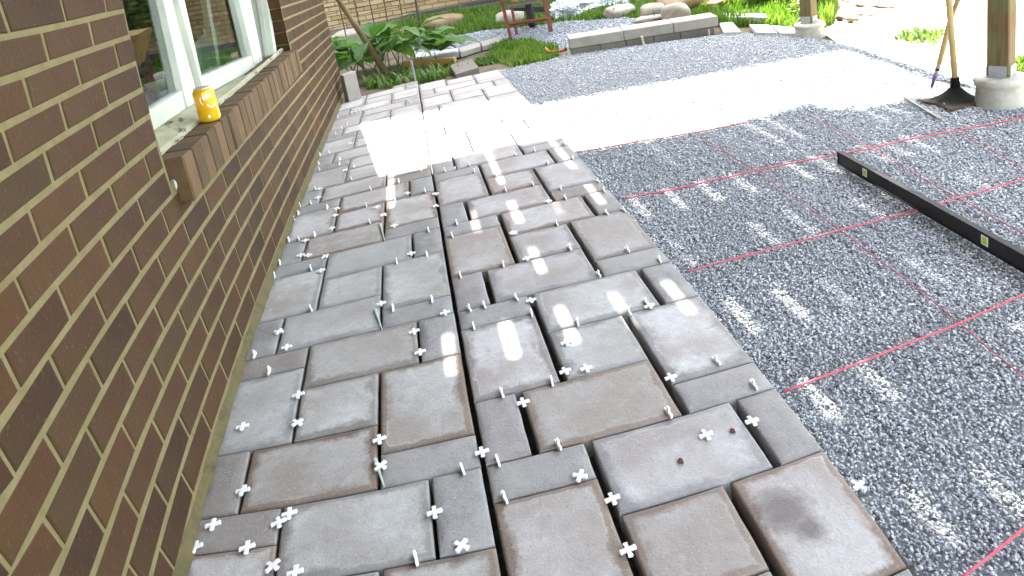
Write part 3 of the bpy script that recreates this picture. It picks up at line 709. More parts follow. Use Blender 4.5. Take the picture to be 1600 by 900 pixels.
OPEN = {2: {.857: .009, 1.03: .010, .957: .0}, 3: {.857: .017, 1.03: .012, 1.30: .009, 1.52: .010, .30: 0},
        4: {-.073: .014, .114: .019, .30: .012, .674: .014, .486: .008, .857: .017, 1.03: .016, 1.20: .006, 1.52: .007, 1.80: .006},
        5: {.30: .009, .857: .006, 1.20: .010, 1.37: .008, 1.66: .007, 1.80: .010, 2.17: .007},
        6: {.114: .009, .30: .014, .674: .013, .857: .015, 1.03: .016, 1.20: .015, 1.37: .013, 1.66: .015, 1.80: .014, 2.05: .012, 2.17: .014, 2.30: .013, .486: .004},
        7: {.30: .011, .674: .013, -.26: .014, 1.80: .012, 1.93: .012, 1.20: .005, 2.43: .010, 2.56: .008}}
_gx = .063 * HD / 2.62                     # the sun stands a touch to the left
gaps_true = gaps
def gap_at(x, r):
    for k, w in OPEN.get(r, {}).items():
        if abs(k - x) < .05: return w * .85
    return 0.0
yjo = [(ya + yb) / 2 + (HD - .026 - .118) / TAN for ya, yb in zip(rows, rows[1:])]
for a, b in zip(gaps, gaps[1:]):
    xm = (a + b) / 2
    e = ip(nearY, xm) + SH + random.uniform(-.02, .02); s0 = -2.0
    # one board; its edges are shaped between joists to place the light dashes
    ys = [s0 - 3.0]; wl = [0.0]; wr = [0.0]
    bounds = [r for r in yjo] + [e]
    for i in range(len(yjo)):
        y0_, y1_ = yjo[i], (yjo[i + 1] if i + 1 < len(yjo) else e)
        ga, gb = gap_at(a, i + 1) / 2, gap_at(b, i + 1) / 2
        ys += [y0_ - .004, y0_ + .004, y1_ - .006]; wl += [wl[-1], ga, ga]; wr += [wr[-1], gb, gb]
    ys.append(e if e > ys[-1] else ys[-1] + .02); wl.append(wl[-1]); wr.append(wr[-1])
    bm = bmesh.new(); prev = None; cen = Vector((xm, (s0 + e) / 2, HD - .013))
    for y_, l_, r_ in zip(ys, wl, wr):
        cur = [bm.verts.new(Vector(p) - cen - Vector((_gx, 0, 0))) for p in ((a + l_ - .0004, y_, HD - .026), (b - r_, y_, HD - .026), (b - r_, y_, HD), (a + l_ - .0004, y_, HD))]
        if prev:
            for k in range(4): bm.faces.new((prev[k], prev[(k + 1) % 4], cur[(k + 1) % 4], cur[k]))
        else: bm.faces.new(cur[::-1])
        prev = cur
    bm.faces.new(prev); link('board', bm_mesh('board', bm), M['deck'], deck, cen - DO)
for yj in yjo: dbox('joist', (1.05, yj, HD - .026 - .140), (3.9, .085, .286))
for yj in (-4.5, -3.5, -2.6, -2.1, -1.6, -1.1, -.6, -.1, .4, .9, 1.4): dbox('joist', (1.05, yj, HD - .026 - .118), (3.9, .042, .235))
dbox('joist', (-.70, 1.7, HD - .144), (.05, 7.4, .235))
bl_ = 3.7
_sh = (HD - .31) / TAN; _A = G(1545, 156); _B = G(1308, 75); _e = (_A - _B).normalized()
_A = _A + _e * 8.5 + Vector((-.04, _sh, 0)); _B = _B + Vector((-.04, _sh, 0)); bm = bmesh.new(); boxc(bm, (0, 0, 0), (.085, (_A - _B).length, .22), -math.atan2(_B.x - _A.x, _B.y - _A.y), .004)
link('beam', bm_mesh('beam', bm), M['timber'], deck, Vector(((_A.x + _B.x) / 2, (_A.y + _B.y) / 2, HD - .31)) - DO)
def make_post(px_l, px_m, px_r, basez, pbase):
    # square timber seen on its corner: left face and right face
    c = Vector((pbase.x, pbase.y, 0)); ang = math.radians(30)
    bm = bmesh.new(); boxc(bm, (0, 0, (HD - .27 - basez) / 2), (.108, .108, HD - .27 - basez), ang, .006)
    o = link('post', bm_mesh('post', bm), M['timber'], deck, Vector((c.x, c.y, basez)) - DO)
    bm = bmesh.new()
    R3 = Matrix.Rotation(ang, 3, 'Z')
    for s in (-1, 1):
        boxc(bm, R3 @ Vector((s * .0565, 0, .022)), (.004, .085, .065), ang, .001)
        boxc(bm, R3 @ Vector((0, s * .0565, .022)), (.085, .004, .065), ang, .001)
    boxc(bm, (0, 0, -.006), (.12, .12, .006), ang)
    link('post_bracket', bm_mesh('post_bracket', bm), M['steel'], o)
    return o
PH2 = .155; PH1 = .105
make_post(0, 0, 0, GZ + PH2 + .012, p2 + Vector((.042, .06, 0))); make_post(0, 0, 0, GZ + PH1 + .012, p1 + Vector((.02, .06, 0)))
def pier(c, r, h, label):
    bm = bmesh.new(); lathe(bm, [(r * 1.0, -.12), (r * 1.01, 0), (r * .99, h * .35), (r * .985, h * .62), (r * .97, h * .68), (r * 1.05, h * .74), (r * 1.08, h * .82), (r * 1.06, h * .93), (r * .98, h), (r * .5, h + .004)], 30, wob=.0045)
    o = link('concrete_pier', bm_mesh('concrete_pier', bm, True), M['pier'], None, (c.x, c.y, GZ)); return tag(o, label, 'pier', 'round concrete piers under the deck posts')
pier(p2 + Vector((.042, .06, 0)), .122, PH2, 'round concrete pier with a rough collar beside the black tamper')
pier(p1 + Vector((.02, .06, 0)), .125, PH1, 'low round concrete pier under the far deck post by the grass')

# ------------------------------------------------------------------ spacers
def cross_mesh():
    pr = []
    L, w = .0165, .0042
    for k in range(4):
        a = k * math.pi / 2; R2 = Matrix.Rotation(a, 2)
        for q in ((w, -w), (L * .75, -w), (L, -w * 1.25), (L + .0015, 0), (L, w * 1.25), (L * .75, w)): pr.append(R2 @ Vector(q))
    n = len(pr); vs_ = [(p.x, p.y, 0) for p in pr] + [(p.x, p.y, .0045) for p in pr] + [(p.x * .93, p.y * .93, .0055) for p in pr]
    fs_ = [tuple(range(n))[::-1]] + [(k, (k + 1) % n, n + (k + 1) % n, n + k) for k in range(n)] + [(n + k, n + (k + 1) % n, 2 * n + (k + 1) % n, 2 * n + k) for k in range(n)] + [tuple(2 * n + k for k in range(n))]
    return mesh('tile_spacer', vs_, fs_)
def zo(off, s, pts): return [(off[0] + x / s, off[1] + y / s) for x, y in pts]
flat = zo((280, 600), 3, [(560, 55), (555, 187), (298, 205), (940, 265), (945, 390), (300, 505), (518, 613), (468, 655), (160, 665), (1198, 608), (75, 772), (320, 772), (440, 860), (1325, 765), (545, 890), (1420, 325)])
flat += zo((720, 600), 3, [(293, 92), (560, 437), (1150, 245), (1365, 180), (712, 545), (785, 785)])
flat += zo((340, 380), 3, [(485, 132), (505, 65), (425, 60), (390, 60), (908, 52), (768, 287), (1067, 330), (288, 420), (922, 418), (950, 515), (325, 492), (1470, 272)])
flat += zo((680, 360), 3, [(365, 15), (430, 135), (615, 530), (610, 665), (708, 652), (1005, 358), (1105, 695)])
flat += zo((430, 220), 5, [(590, 25), (545, 235), (345, 380), (335, 450), (465, 590), (480, 535), (845, 585), (440, 690), (795, 525), (1030, 415), (1255, 420), (1250, 515), (930, 670), (235, 785)])
flat += zo((670, 210), 4.444, [(830, 470), (590, 690)])
up = zo((280, 600), 3, [(1320, 402), (1485, 362), (1515, 535), (1100, 820), (1505, 45)]) + zo((720, 600), 3, [(965, 137), (448, 287), (1365, 5)])
up += zo((340, 380), 3, [(287, 90), (432, 115), (262, 150), (835, 85), (977, 52), (432, 305), (817, 303), (1000, 263), (167, 522), (235, 598), (1133, 150), (1333, 98), (1195, 390), (1172, 305), (1243, 290), (1393, 255), (1465, 328), (1325, 705), (1560, 648)])
up += zo((680, 360), 3, [(625, 78), (895, 90), (1045, 137), (760, 205), (660, 430), (900, 380), (980, 335), (1310, 612), (1085, 855)])
up += zo((430, 220), 5, [(417, 82), (345, 100), (335, 170), (340, 215), (497, 175), (500, 135), (610, 190), (587, 290), (307, 368), (272, 480), (188, 500), (400, 515), (175, 560), (140, 605), (740, 370), (930, 455), (705, 500), (732, 630), (303, 730), (175, 760), (100, 770), (960, 310), (1130, 220), (1190, 695), (1165, 385), (1410, 635), (1375, 735), (1510, 180), (1320, 225)])
up += zo((670, 210), 4.444, [(310, 250), (595, 130), (728, 105), (935, 60), (995, 160), (815, 195), (460, 280), (525, 380), (715, 342), (185, 608), (880, 615), (968, 785), (1225, 540), (1345, 520), (940, 435), (1210, 385), (910, 370), (1165, 320)])
up += zo((500, 90), 4.444, [(120, 405), (250, 372), (375, 340), (270, 355), (185, 455), (105, 520), (150, 480), (130, 300), (330, 300), (215, 380), (530, 310), (620, 300)])
sm = cross_mesh(); sm.materials.append(M['spacer'])
ORD = 'first second third fourth fifth sixth seventh eighth ninth tenth eleventh twelfth thirteenth fourteenth fifteenth sixteenth seventeenth eighteenth nineteenth twentieth'.split()
def place(o, p, what, alone):
    side = 0 if p.x < -.08 else 1; us = [paveW(u, 1.0 + .3 * i).y for i, u in ((0, 0),)]
    if alone: return tag(o, 'flat white cross spacer lying alone near the middle of a wide paver', 'spacer', 'white spacers on the paving')
    lo, hi = (-.74, -.08) if side == 0 else (-.08, .73); t = (p.x - lo) / (hi - lo)
    at = ('touching the wall foot' if t < .16 else 'at left' if t < .4 else 'in the middle' if t < .7 else 'at the centre joint') if side == 0 else ('at the centre joint' if t < .16 else 'at left' if t < .4 else 'in the middle' if t < .72 else 'near the gravel')
    row = min(19, max(0, int((p.y - .98) / .21)))
    tag(o, what + (', wall side, ' if side == 0 else ', gravel side, ') + at + ', ' + ORD[row] + ' row from front', 'spacer', 'white spacers on the paving'); PLACED.append(o)
PLACED = []
for px, py in flat:
    p = G(px, py, 0); o = bpy.data.objects.new('tile_spacer', sm); COL.objects.link(o); o.location = (p.x, p.y, .0018)
    o.rotation_euler = (random.uniform(-.06, .06), random.uniform(-.06, .06), random.choice((0, 0, random.uniform(0, 1.5))) + .06)
    place(o, p, 'flat cross spacer', (abs(px - 1103) < 3 and abs(py - 682) < 3))
for px, py in up:
    p = G(px, py + 3, 0); o = bpy.data.objects.new('tile_spacer', sm); COL.objects.link(o); o.location = (p.x + .0027, p.y, .0045)                 # one leg down in the joint, the crossbar resting on both pavers
    o.rotation_euler = (random.uniform(-.06, .06), math.pi / 2 + random.uniform(-.1, .1), random.uniform(-.05, .28))
    place(o, p, 'upright white spacer', False)
for lab in {o['label'] for o in PLACED}:
    same = sorted([o for o in PLACED if o['label'] == lab], key=lambda o: (o.location.y, o.location.x))
    if len(same) > 1:
        for w_, o in zip({2: ['nearer', 'farther'], 3: ['nearest', 'middle', 'farthest'], 4: ['nearest', 'second', 'third', 'farthest']}.get(len(same), [ORD[i] for i in range(9)]), same): o['label'] = w_ + ' ' + lab
p = G(1341, 757, -.06); o = bpy.data.objects.new('tile_spacer', sm); COL.objects.link(o); o.location = (p.x, p.y, -.066); o.rotation_euler = (.1, .12, .5)
tag(o, 'white cross spacer dropped on the gravel beside the paving edge', 'spacer')
for k, ((ax, ay), (bx, by)) in enumerate([((586, 718), (600, 760)), ((586, 484), (597, 515)), ((594, 350), (601, 376))]):
    a, b = G(ax, ay, .004), G(bx, by, .002); bm = bmesh.new(); tube(bm, [a, (a * .7 + b * .3), b], [.006, .0042, .002], 6)
    o = link('plastic_shim', bm_mesh('plastic_shim', bm), M['shim']); tag(o, ['grey green plastic wedge by the front edge of the brown paver', 'grey green plastic wedge at the end of a pale wide paver mid path', 'grey green plastic wedge in the far wall side joint'][k], 'wedge', 'plastic wedges in the joints')
for k, (px, py) in enumerate([(1145, 673), (1064, 720)]):
    p = G(px, py, .004); bm = bmesh.new(); bmesh.ops.create_icosphere(bm, subdivisions=2, radius=.007)
    for v in bm.verts: v.co *= 1 + .6 * noise.noise(v.co * 220); v.co.z *= .6
    tag(link('dirt_crumb', bm_mesh('dirt_crumb', bm), M['crumb'], None, p), ['dark red crumb of dirt near the right end of the wide paver', 'dark red crumb of dirt near the middle of the wide paver'][k], 'dirt')

# ------------------------------------------------------------------ strings
def string(pts, label, r=.0032, mat='string'):
    P = [G(*q, GZ + .016) for q in pts]; Q = []
    for a, b in zip(P, P[1:]):
        n = max(2, int((b - a).length / .04))
        for i in range(n): Q.append(a.lerp(b, i / n))
    Q.append(P[-1]); Q = [q + Vector((0, 0, .004 * noise.noise(q * 9))) for q in Q]
    bm = bmesh.new(); tube(bm, Q, r, 6); o = link('marking_string', bm_mesh('marking_string', bm, True), M[mat]); return tag(o, label, 'string', 'red marking strings over the gravel')
string([(1500, 905), (1600, 826), (1700, 745)], 'red string across the gravel nearest the camera')
string([(1224, 612), (1360, 561), (1500, 505), (1620, 452)], 'bright red string across the gravel below the dark level')
string([(1070, 425), (1200, 391), (1313, 360), (1440, 326), (1600, 279), (1650, 263)], 'red string crossing the gravel under the middle of the level')
string([(972, 311), (1080, 290), (1180, 267), (1312, 240), (1360, 231), (1472, 208), (1610, 182)], 'red string meeting the far end of the level', .0036)
string([(902, 238), (1000, 221), (1085, 207), (1170, 191)], 'red string along the edge of the sunlit strip', .003, 'faded_string')
string([(1085, 207), (1180, 267), (1250, 315), (1313, 360), (1410, 433), (1500, 505), (1600, 590)], 'thin red string running away along the gravel left of the level', .0022, 'faded_string')
string([(1268, 182), (1368, 235), (1429, 271), (1485, 303), (1575, 352), (1640, 388)], 'thin red string running along the gravel right of the level', .0022, 'faded_string')
string([(1500, 208), (1555, 238), (1620, 275)], 'short faded red string by the right edge near the pier', .002, 'faded_string')

# ------------------------------------------------------------------ spirit level
a, b = G(1313, 256, GZ + .012), G(1600, 423, GZ + .012); d = (b - a); d.z = 0; d.normalize(); nrm = Vector((-d.y, d.x, 0)); 
if nrm.y > 0: nrm = -nrm                                   # towards the camera
LL = 1.42; HL = hgt((a.x, a.y), 231) - GZ - .012; HL = max(.045, min(HL, .085)) * .80
lev = empty('spirit_level', a, 'long black box level lying on edge on the gravel', 'level')
def lbox(name, s0, s1, z0, z1, t0, t1, mat, bev=.0015):
    bm = bmesh.new(); c = []
    for z in (z0, z1):
        for (s, t) in ((s0, t0), (s1, t0), (s1, t1), (s0, t1)): c.append(d * s + nrm * t + Vector((0, 0, z)))
    box8(bm, c, bev); return link(name, bm_mesh(name, bm), mat, lev)
lbox('web', .004, LL - .004, .007, HL - .007, -.010, .010, M['black_metal'])
lbox('top_flange', .004, LL - .004, HL - .007, HL, -.0135, .0135, M['black_top'])
lbox('bottom_flange', .004, LL - .004, 0, .007, -.0135, .0135, M['black_metal'])
lbox('end_cap', 0, .006, -.001, HL + .001, -.015, .015, M['black_metal']); lbox('end_cap', LL - .006, LL, -.001, HL + .001, -.015, .015, M['black_metal'])
bm = bmesh.new(); tube(bm, [d * .03 + nrm * .0098 + Vector((0, 0, HL * .55)), d * .03 + nrm * .0115 + Vector((0, 0, HL * .55))], .008, 14); link('hang_hole', bm_mesh('hang_hole', bm), M['dusty_iron'], lev)
def s_at(px, py):                                       # distance along the level under a picture point
    best = min(range(0, 1400, 2), key=lambda i: (proj(a + d * i / 1000 + nrm * .01 + Vector((0, 0, HL / 2)))[0] - px) ** 2); return best / 1000
for px in (1358, 1547):
    s = s_at(px, 0); w = .021
    fr = lbox('vial_frame', s - w * .9, s + w * .9, HL * .22, HL * .84, -.0112, .0112, M['white_part'], .003)
    v = lbox('vial', s - w * .55, s + w * .78, HL * .32, HL * .76, -.0125, .0125, M['vial'], .004); v.parent = fr

# ------------------------------------------------------------------ tamper, hoe, stick
tb = Vector((.012, .0, 0)) + (G(1447, 159) + G(1530, 161) + G(1507, 175) + G(1478, 147)) / 4
q0 = G(1448, 158); q1 = G(1505, 175); rz = math.atan2(q1.y - q0.y, q1.x - q0.x); ts = max(.19, min((q1 - q0).length, .27))
tam = empty('hand_tamper', (tb.x, tb.y, GZ), 'black cast iron hand tamper with a long wooden handle beside the concrete pier', 'tamper')
tam.rotation_euler.z = rz
bm = bmesh.new(); n = 16; vs_ = [[None] * (n + 1) for _ in range(n + 1)]
for i in range(n + 1):
    for j in range(n + 1):
        x, y = (i / n - .5) * 2, (j / n - .5) * 2
        dd = max(abs(x), abs(y)) * .55 + .45 * math.hypot(x, y) / 1.2
        h = .010 + .098 * max(0, 1 - dd) ** 1.9 + .012 * max(0, 1 - 2.5 * min(abs(x), abs(y))) * max(0, 1 - dd * .8)
        sc = 1 - .10 * (1 - min(abs(x), abs(y))) * (max(abs(x), abs(y)) > .8)
        vs_[i][j] = bm.verts.new((x * ts / 2 * sc, y * ts / 2 * sc, h))
for i in range(n):
    for j in range(n): bm.faces.new((vs_[i][j], vs_[i + 1][j], vs_[i + 1][j + 1], vs_[i][j + 1]))
rim = [e for e in bm.edges if len(e.link_faces) == 1]
ex = bmesh.ops.extrude_edge_only(bm, edges=rim)
for v in [g_ for g_ in ex['geom'] if isinstance(g_, bmesh.types.BMVert)]: v.co.z = 0
link('plate', bm_mesh('plate', bm, True), M['cast_iron'], tam)
bm = bmesh.new(); lathe(bm, [(.028, .07), (.025, .10), (.021, .140), (.021, .145)], 16); link('socket', bm_mesh('socket', bm, True), M['cast_iron'], tam)
top = PY(1478, -60, tb.y - .02); hb = Vector((tb.x, tb.y, GZ + .11))
inv = Matrix.Rotation(-rz, 3, 'Z')
bm = bmesh.new(); dv = (top - hb).normalized(); tube(bm, [inv @ (hb - Vector((tb.x, tb.y, GZ))), inv @ (hb + dv * .5 - Vector((tb.x, tb.y, GZ))), inv @ (hb + dv * 1.15 - Vector((tb.x, tb.y, GZ)))], [.0165, .017, .016], 14)
link('handle', bm_mesh('handle', bm, True), M['handle'], tam)
# long hoe leaning across it
hy = tb.y + .16
pt = lambda px, py: PY(px, py, hy)
foot = G(1476, 160, GZ + .02); k0 = PY(1453, 140, (foot.y + hy) / 2 + .03)
hoe = empty('garden_hoe', (foot.x, foot.y, GZ), 'long wooden handled wire hoe with purple grip leaning across the tamper handle', 'hoe'); ho = Vector((foot.x, foot.y, GZ))
A = PY(1455.5, 137, hy + .02); B = PY(1461, 118, hy + .02); C_ = PY(1465, 108, hy + .02); D_ = PY(1472, 82, hy + .01); E_ = PY(1484, 36, hy - .04); F_ = PY(1499, -8, hy - .12); H_ = E_ + (F_ - E_) * 6
def tpart(name, pts, r, mat, n=10):
    bm = bmesh.new(); tube(bm, [p - ho for p in pts], r, n); return link(name, bm_mesh(name, bm, True), mat, hoe)
tpart('handle', [C_, D_, E_, F_, H_], [.012, .0155, .0165, .017, .016], M['handle'])
tpart('ferrule', [C_ + (D_ - C_) * .35, C_], [.0135, .0125], M['ferrule']); tpart('collar', [C_, B.lerp(C_, .75)], .015, M['black_metal'])
tpart('shank', [B.lerp(C_, .75), B], .011, M['steel']); tpart('grip', [B, A], [.011, .008], M['purple'])
tpart('blade', [A, A + (A - B) * .25, PY(1453, 143, hy), PY(1462, 150, hy - .05), G(1476, 163, GZ + .02)], .0036, M['steel'], 8)
a, b = G(1413, 152, GZ + .014), G(1470, 186, GZ + .014); bm = bmesh.new(); boxc(bm, (0, 0, 0), ((b - a).length, .018, .010), math.atan2(b.y - a.y, b.x - a.x), .002)
tag(link('wooden_batten', bm_mesh('wooden_batten', bm), M['plank'], None, (a + b) / 2), 'thin grey batten lying on the gravel in front of the tamper', 'batten')

# ------------------------------------------------------------------ block wall
A, B = G(892, 86), G(1124, 50); dx = (B - A).normalized(); nb = Vector((-dx.y, dx.x, 0)); Lw = (B - A).length
bw = empty('garden_block_wall', (A.x, A.y, GZ), 'low wall of grey concrete blocks in two courses behind the gravel', 'wall')
ztop = hgt(A, 61) - GZ; zm = ztop * .36; dep = max(.2, (G(878, 57, GZ + ztop) - A).length)
dep = .30
def wblock(s0, s1, z0, z1, mat, name='block', f=0):
    cen = dx * ((s0 + s1) / 2) + nb * (dep / 2) + Vector((0, 0, (z0 + z1) / 2)); bm = bmesh.new(); c = []
    for z in (z0, z1):
        for s, t in ((s0, f), (s1, f), (s1, dep), (s0, dep)): c.append(dx * s + nb * t + Vector((0, 0, z)) - cen)
    box8(bm, c, .006); return link(name, bm_mesh(name, bm), mat, bw, cen)
cuts = [0, Lw * .365, Lw * .70, Lw]
for k, (s0, s1) in enumerate(zip(cuts, cuts[1:])): wblock(s0 + .002, s1 - .002, zm + .002, ztop, M['block'], f=.004 * (k % 2))
cuts = [.01, Lw * .2, Lw * .375, Lw * .56, Lw * .74, Lw * .97]
for s0, s1 in zip(cuts, cuts[1:]): wblock(s0 + .002, s1 - .002, -.02, zm, M['block_dark'], 'base_block', .012)
def slab(quad, h, name, label, cat, mat, group=None, z=GZ):
    P = [G(*q, z + h) for q in quad]; cen = sum(P, Vector()) / 4; cen.z = z; bm = bmesh.new()
    box8(bm, [Vector((p.x, p.y, z - .02)) - cen for p in P] + [p - cen for p in P], .005); return tag(link(name, bm_mesh(name, bm), mat, None, cen), label, cat, group)
grp = 'loose paving stones around the garden edge'
slab([(1130, 50), (1158, 49), (1144, 33), (1124, 36)], .03, 'paving_slab', 'pale slab lying against the right end of the block wall', 'slab', M['slab'], grp)
slab([(1182, 50), (1215, 51), (1202, 38), (1170, 38)], .03, 'paving_slab', 'pale slab left of the far post, first of the pair', 'slab', M['slab'], grp)
slab([(1218, 51), (1252, 52), (1240, 42), (1204, 39)], .03, 'paving_slab', 'pale slab touching the far concrete pier', 'slab', M['slab'], grp)
slab([(1126, 27), (1199, 26), (1197, 21), (1127, 20)], .06, 'paving_slab', 'long pale slab standing in the grass behind the block wall', 'slab', M['slab'], grp)
slab([(1127, 33), (1167, 31), (1163, 27), (1127, 27)], .02, 'paving_slab', 'short slab in front of the long slab in the grass', 'slab', M['slab'], grp)
slab([(712, 116), (748, 105), (737, 91), (703, 102)], .045, 'paving_slab', 'grey stone sitting behind the far edge of the paving', 'slab', M['block_dark'], grp)
edge = [(642, 88), (680, 85), (718, 80), (752, 70), (786, 61)]
for k, (p, q) in enumerate(zip(edge, edge[1:])):
    slab([(p[0] + 1, p[1] + 2), (q[0] - 1, q[1] + 2), (q[0] - 3, q[1] - 5), (p[0] - 1, p[1] - 5)], .04, 'edging_stone', ['pale edging stone behind the yellow plank', 'pale edging stone right of the yellow plank end', 'grey edging stone in the middle of the path edge', 'grey edging stone nearest the wheelbarrow leg'][k], 'edging stone', M['slab'] if k < 2 else M['block'], 'edging stones of the upper path')
slab([(652, 64), (694, 59), (690, 54), (648, 60)], .03, 'edging_stone', 'thin brown stone at the foot of the fence post', 'edging stone', M['block_dark'])
# planks and pegs
A, B = G(632, 102, GZ + .03), G(712, 96, GZ + .03); bm = bmesh.new(); boxc(bm, (0, 0, .04), ((B - A).length, .05, .075), math.atan2(B.y - A.y, B.x - A.x), .003)
tag(link('yellow_plank', bm_mesh('yellow_plank', bm), M['yellow_plank'], None, (A + B) / 2 - Vector((0, 0, .03))), 'yellow wooden plank on edge behind the weeds', 'plank')
def peg(px, py, pytop, r, label, mat='peg', lean=0):
    b = G(px, py); h = hgt(b, pytop); bm = bmesh.new(); tube(bm, [(0, 0, -.05), (lean, 0, h - GZ)], r, 8); tag(link('marking_peg', bm_mesh('marking_peg', bm), M[mat], None, b), label, 'peg', 'pegs set out round the patio')
peg(649, 128, 95, .012, 'grey metal pin standing at the far end of the paving', 'steel')
peg(889, 87, 73, .010, 'pale peg at the left corner of the block wall')
peg(1007, 70, 56, .013, 'pale wooden peg against the middle of the block wall', lean=-.02)
peg(1108, 54, 46, .010, 'small pale peg near the right end of the block wall')
b = G(868, 82); bm = bmesh.new(); tube(bm, [(-.09, .06, .05), (-.06, 0, .015), (0, -.03, .012), (.09, -.02, .012)], .016, 8)
tag(link('clay_shard', bm_mesh('clay_shard', bm, True), M['clay'], None, b), 'curved piece of red clay beside the block wall corner', 'shard')
# upright paver by the wall
F0, F1, F2 = G(545, 160, 0), G(564, 151, 0), G(537, 155, 0); hb_ = hgt(F0, 118)
A = G(546, 160, 0); B = G(565, 152, 0); ax = (B - A); ax.z = 0; ax.normalize(); bx = Vector((-ax.y, ax.x, 0)); Wd = max((B - A).length, .07)
bm = bmesh.new(); c = []
lx = A + (G(537, 158, 0) - A).normalized() * .085
for z in (0, hb_):
    for p in (A, B, B + (lx - A), lx): c.append(Vector((p.x, p.y, z)) - A)
box8(bm, c, .005); tag(link('standing_paver', bm_mesh('standing_paver', bm), M['block'], None, A), 'concrete paver standing on end beside the house corner', 'paver')

# ------------------------------------------------------------------ rocks
def rock(px, py, pw, ph, label, mat='rock', seed=0, flat=1.0, depth=.8, lift=0, group='field stones in the garden'):
    b = G(px, py); bl = G(px - pw / 2, py); br = G(px + pw / 2, py); w = abs(proj((0, 0, 0))[0] * 0 + (Vector((br.x, br.y, 0)) - Vector((bl.x, bl.y, 0))).length)
    ax = (br - bl).normalized(); sc = w / 2
    dist_ = math.hypot(b.x, b.y); sc = min(sc, pw / 1145 * dist_ * .56); h = (hgt(b, py - ph) - GZ)
    bm = bmesh.new(); bmesh.ops.create_icosphere(bm, subdivisions=3, radius=1); r = random.Random(seed); of = Vector((r.uniform(0, 50), r.uniform(0, 50), r.uniform(0, 50)))
    for v in bm.verts:
        c = v.co.copy(); k = 1 + .30 * noise.noise(c * 1.1 + of) + .10 * noise.noise(c * 3.1 + of)
        c = c * k
        for ax_ in range(3): c[ax_] = math.copysign(min(abs(c[ax_]), .86 + .08 * noise.noise(c * 2 + of)), c[ax_])
        v.co = Vector((c.x * sc, c.y * sc * depth, c.z * h * .62 + h * .40))
    o = link('field_stone', bm_mesh('field_stone', bm, True), M[mat], None, (b.x, b.y + sc * depth * .6, GZ + lift)); o.rotation_euler.z = r.uniform(-.3, .3)
    return tag(o, label, 'rock', group)
rock(697, 44, 62, 20, 'large tan boulder in the grass right of the fence post', 'rock_tan', 1)
rock(552, 62, 66, 16, 'flat pale boulder behind the broad leaved plant', 'rock', 2)
rock(640, 54, 34, 9, 'small tan stone half hidden behind the fence post', 'rock_tan', 3)
rock(800, 38, 46, 22, 'white boulder behind the wheelbarrow legs', 'rock', 4)
rock(972, 26, 48, 18, 'pale stone at the left end of the stone pile', 'rock', 5)
rock(1025, 30, 40, 25, 'grey stone in the middle of the stone pile', 'rock', 6)
rock(1062, 36, 46, 32, 'tall cream stone leaning at the right of the stone pile', 'rock', 7)
rock(1075, 18, 80, 26, 'large tan rock at the back of the stone pile', 'rock_tan', 8)
rock(1130, 14, 46, 18, 'brown rock behind the right of the stone pile', 'rock_tan', 9)
rock(1018, 34, 46, 9, 'flat grey stone at the front of the stone pile', 'rock', 10)

# ------------------------------------------------------------------ wheelbarrow
L1, L2, WB = G(798, 60), G(861, 50), G(832, 44); ctr = (L1 + L2) / 2
bar_ = empty('wheelbarrow', (ctr.x, ctr.y, GZ), 'wheelbarrow with red painted legs parked on the upper gravel path', 'wheelbarrow'); bo = Vector((ctr.x, ctr.y, GZ))
ax = (L2 - L1); ax.z = 0; gap_ = ax.length; ax.normalize(); fw = Vector((-ax.y, ax.x, 0))
def wpart(name, fn, mat, smooth=False, parent=None):
    bm = bmesh.new(); fn(bm); return link(name, bm_mesh(name, bm, smooth), mat, parent or bar_)
ty = .45
T1, T2 = PY(784, 2, L1.y + .02), PY(850, -6, L2.y + .02)
def flatbar(bm, a, b, w=.05, t=.022):
    a, b = Vector(a), Vector(b); dv = (b - a).normalized(); s = ax - dv * ax.dot(dv); s.normalize(); u = dv.cross(s)
    box8(bm, [a + s * i * w / 2 + u * j * t / 2 for i, j in ((-1, -1), (1, -1), (1, 1), (-1, 1))] + [b + s * i * w / 2 + u * j * t / 2 for i, j in ((-1, -1), (1, -1), (1, 1), (-1, 1))], .003)
wpart('leg', lambda bm: flatbar(bm, L1 - bo, T1 - bo, .042), M['red_paint']); wpart('leg', lambda bm: flatbar(bm, L2 - bo, T2 - bo, .055), M['red_paint'])
R1 = G(808, 57) ; wpart('rear_brace', lambda bm: flatbar(bm, R1 + fw * .12 - bo, T1 + fw * .2 + ax * .10 - bo, .035), M['red_paint'])
wpart('cross_brace', lambda bm: flatbar(bm, PY(796, 38, L1.y - .012) - bo, PY(856, 29, L2.y - .012) - bo, .03, .04), M['red_paint'])
zt = T1.z - GZ
wpart('shelf_board', lambda bm: box8(bm, [p - bo for p in (PY(786, 13, L1.y + .03), PY(850, 3, L2.y + .03), PY(850, 3, L2.y + .03) + fw * .03, PY(786, 13, L1.y + .03) + fw * .03, PY(786, 8, L1.y + .03), PY(850, -3, L2.y + .03), PY(850, -3, L2.y + .03) + fw * .03, PY(786, 8, L1.y + .03) + fw * .03)], .003), M['plank'])
wpart('wheel_bracket', lambda bm: box8(bm, [p - bo for p in (PY(802, 17, WB.y - .1), PY(852, 19, WB.y - .1), PY(852, 19, WB.y + .05), PY(802, 17, WB.y + .05), PY(800, 13, WB.y - .1), PY(852, 9, WB.y - .1), PY(852, 9, WB.y + .05), PY(800, 13, WB.y + .05))], .006), M['black_metal'])
rw = .19; wc = WB + fw * .05 + Vector((0, 0, rw)) - bo
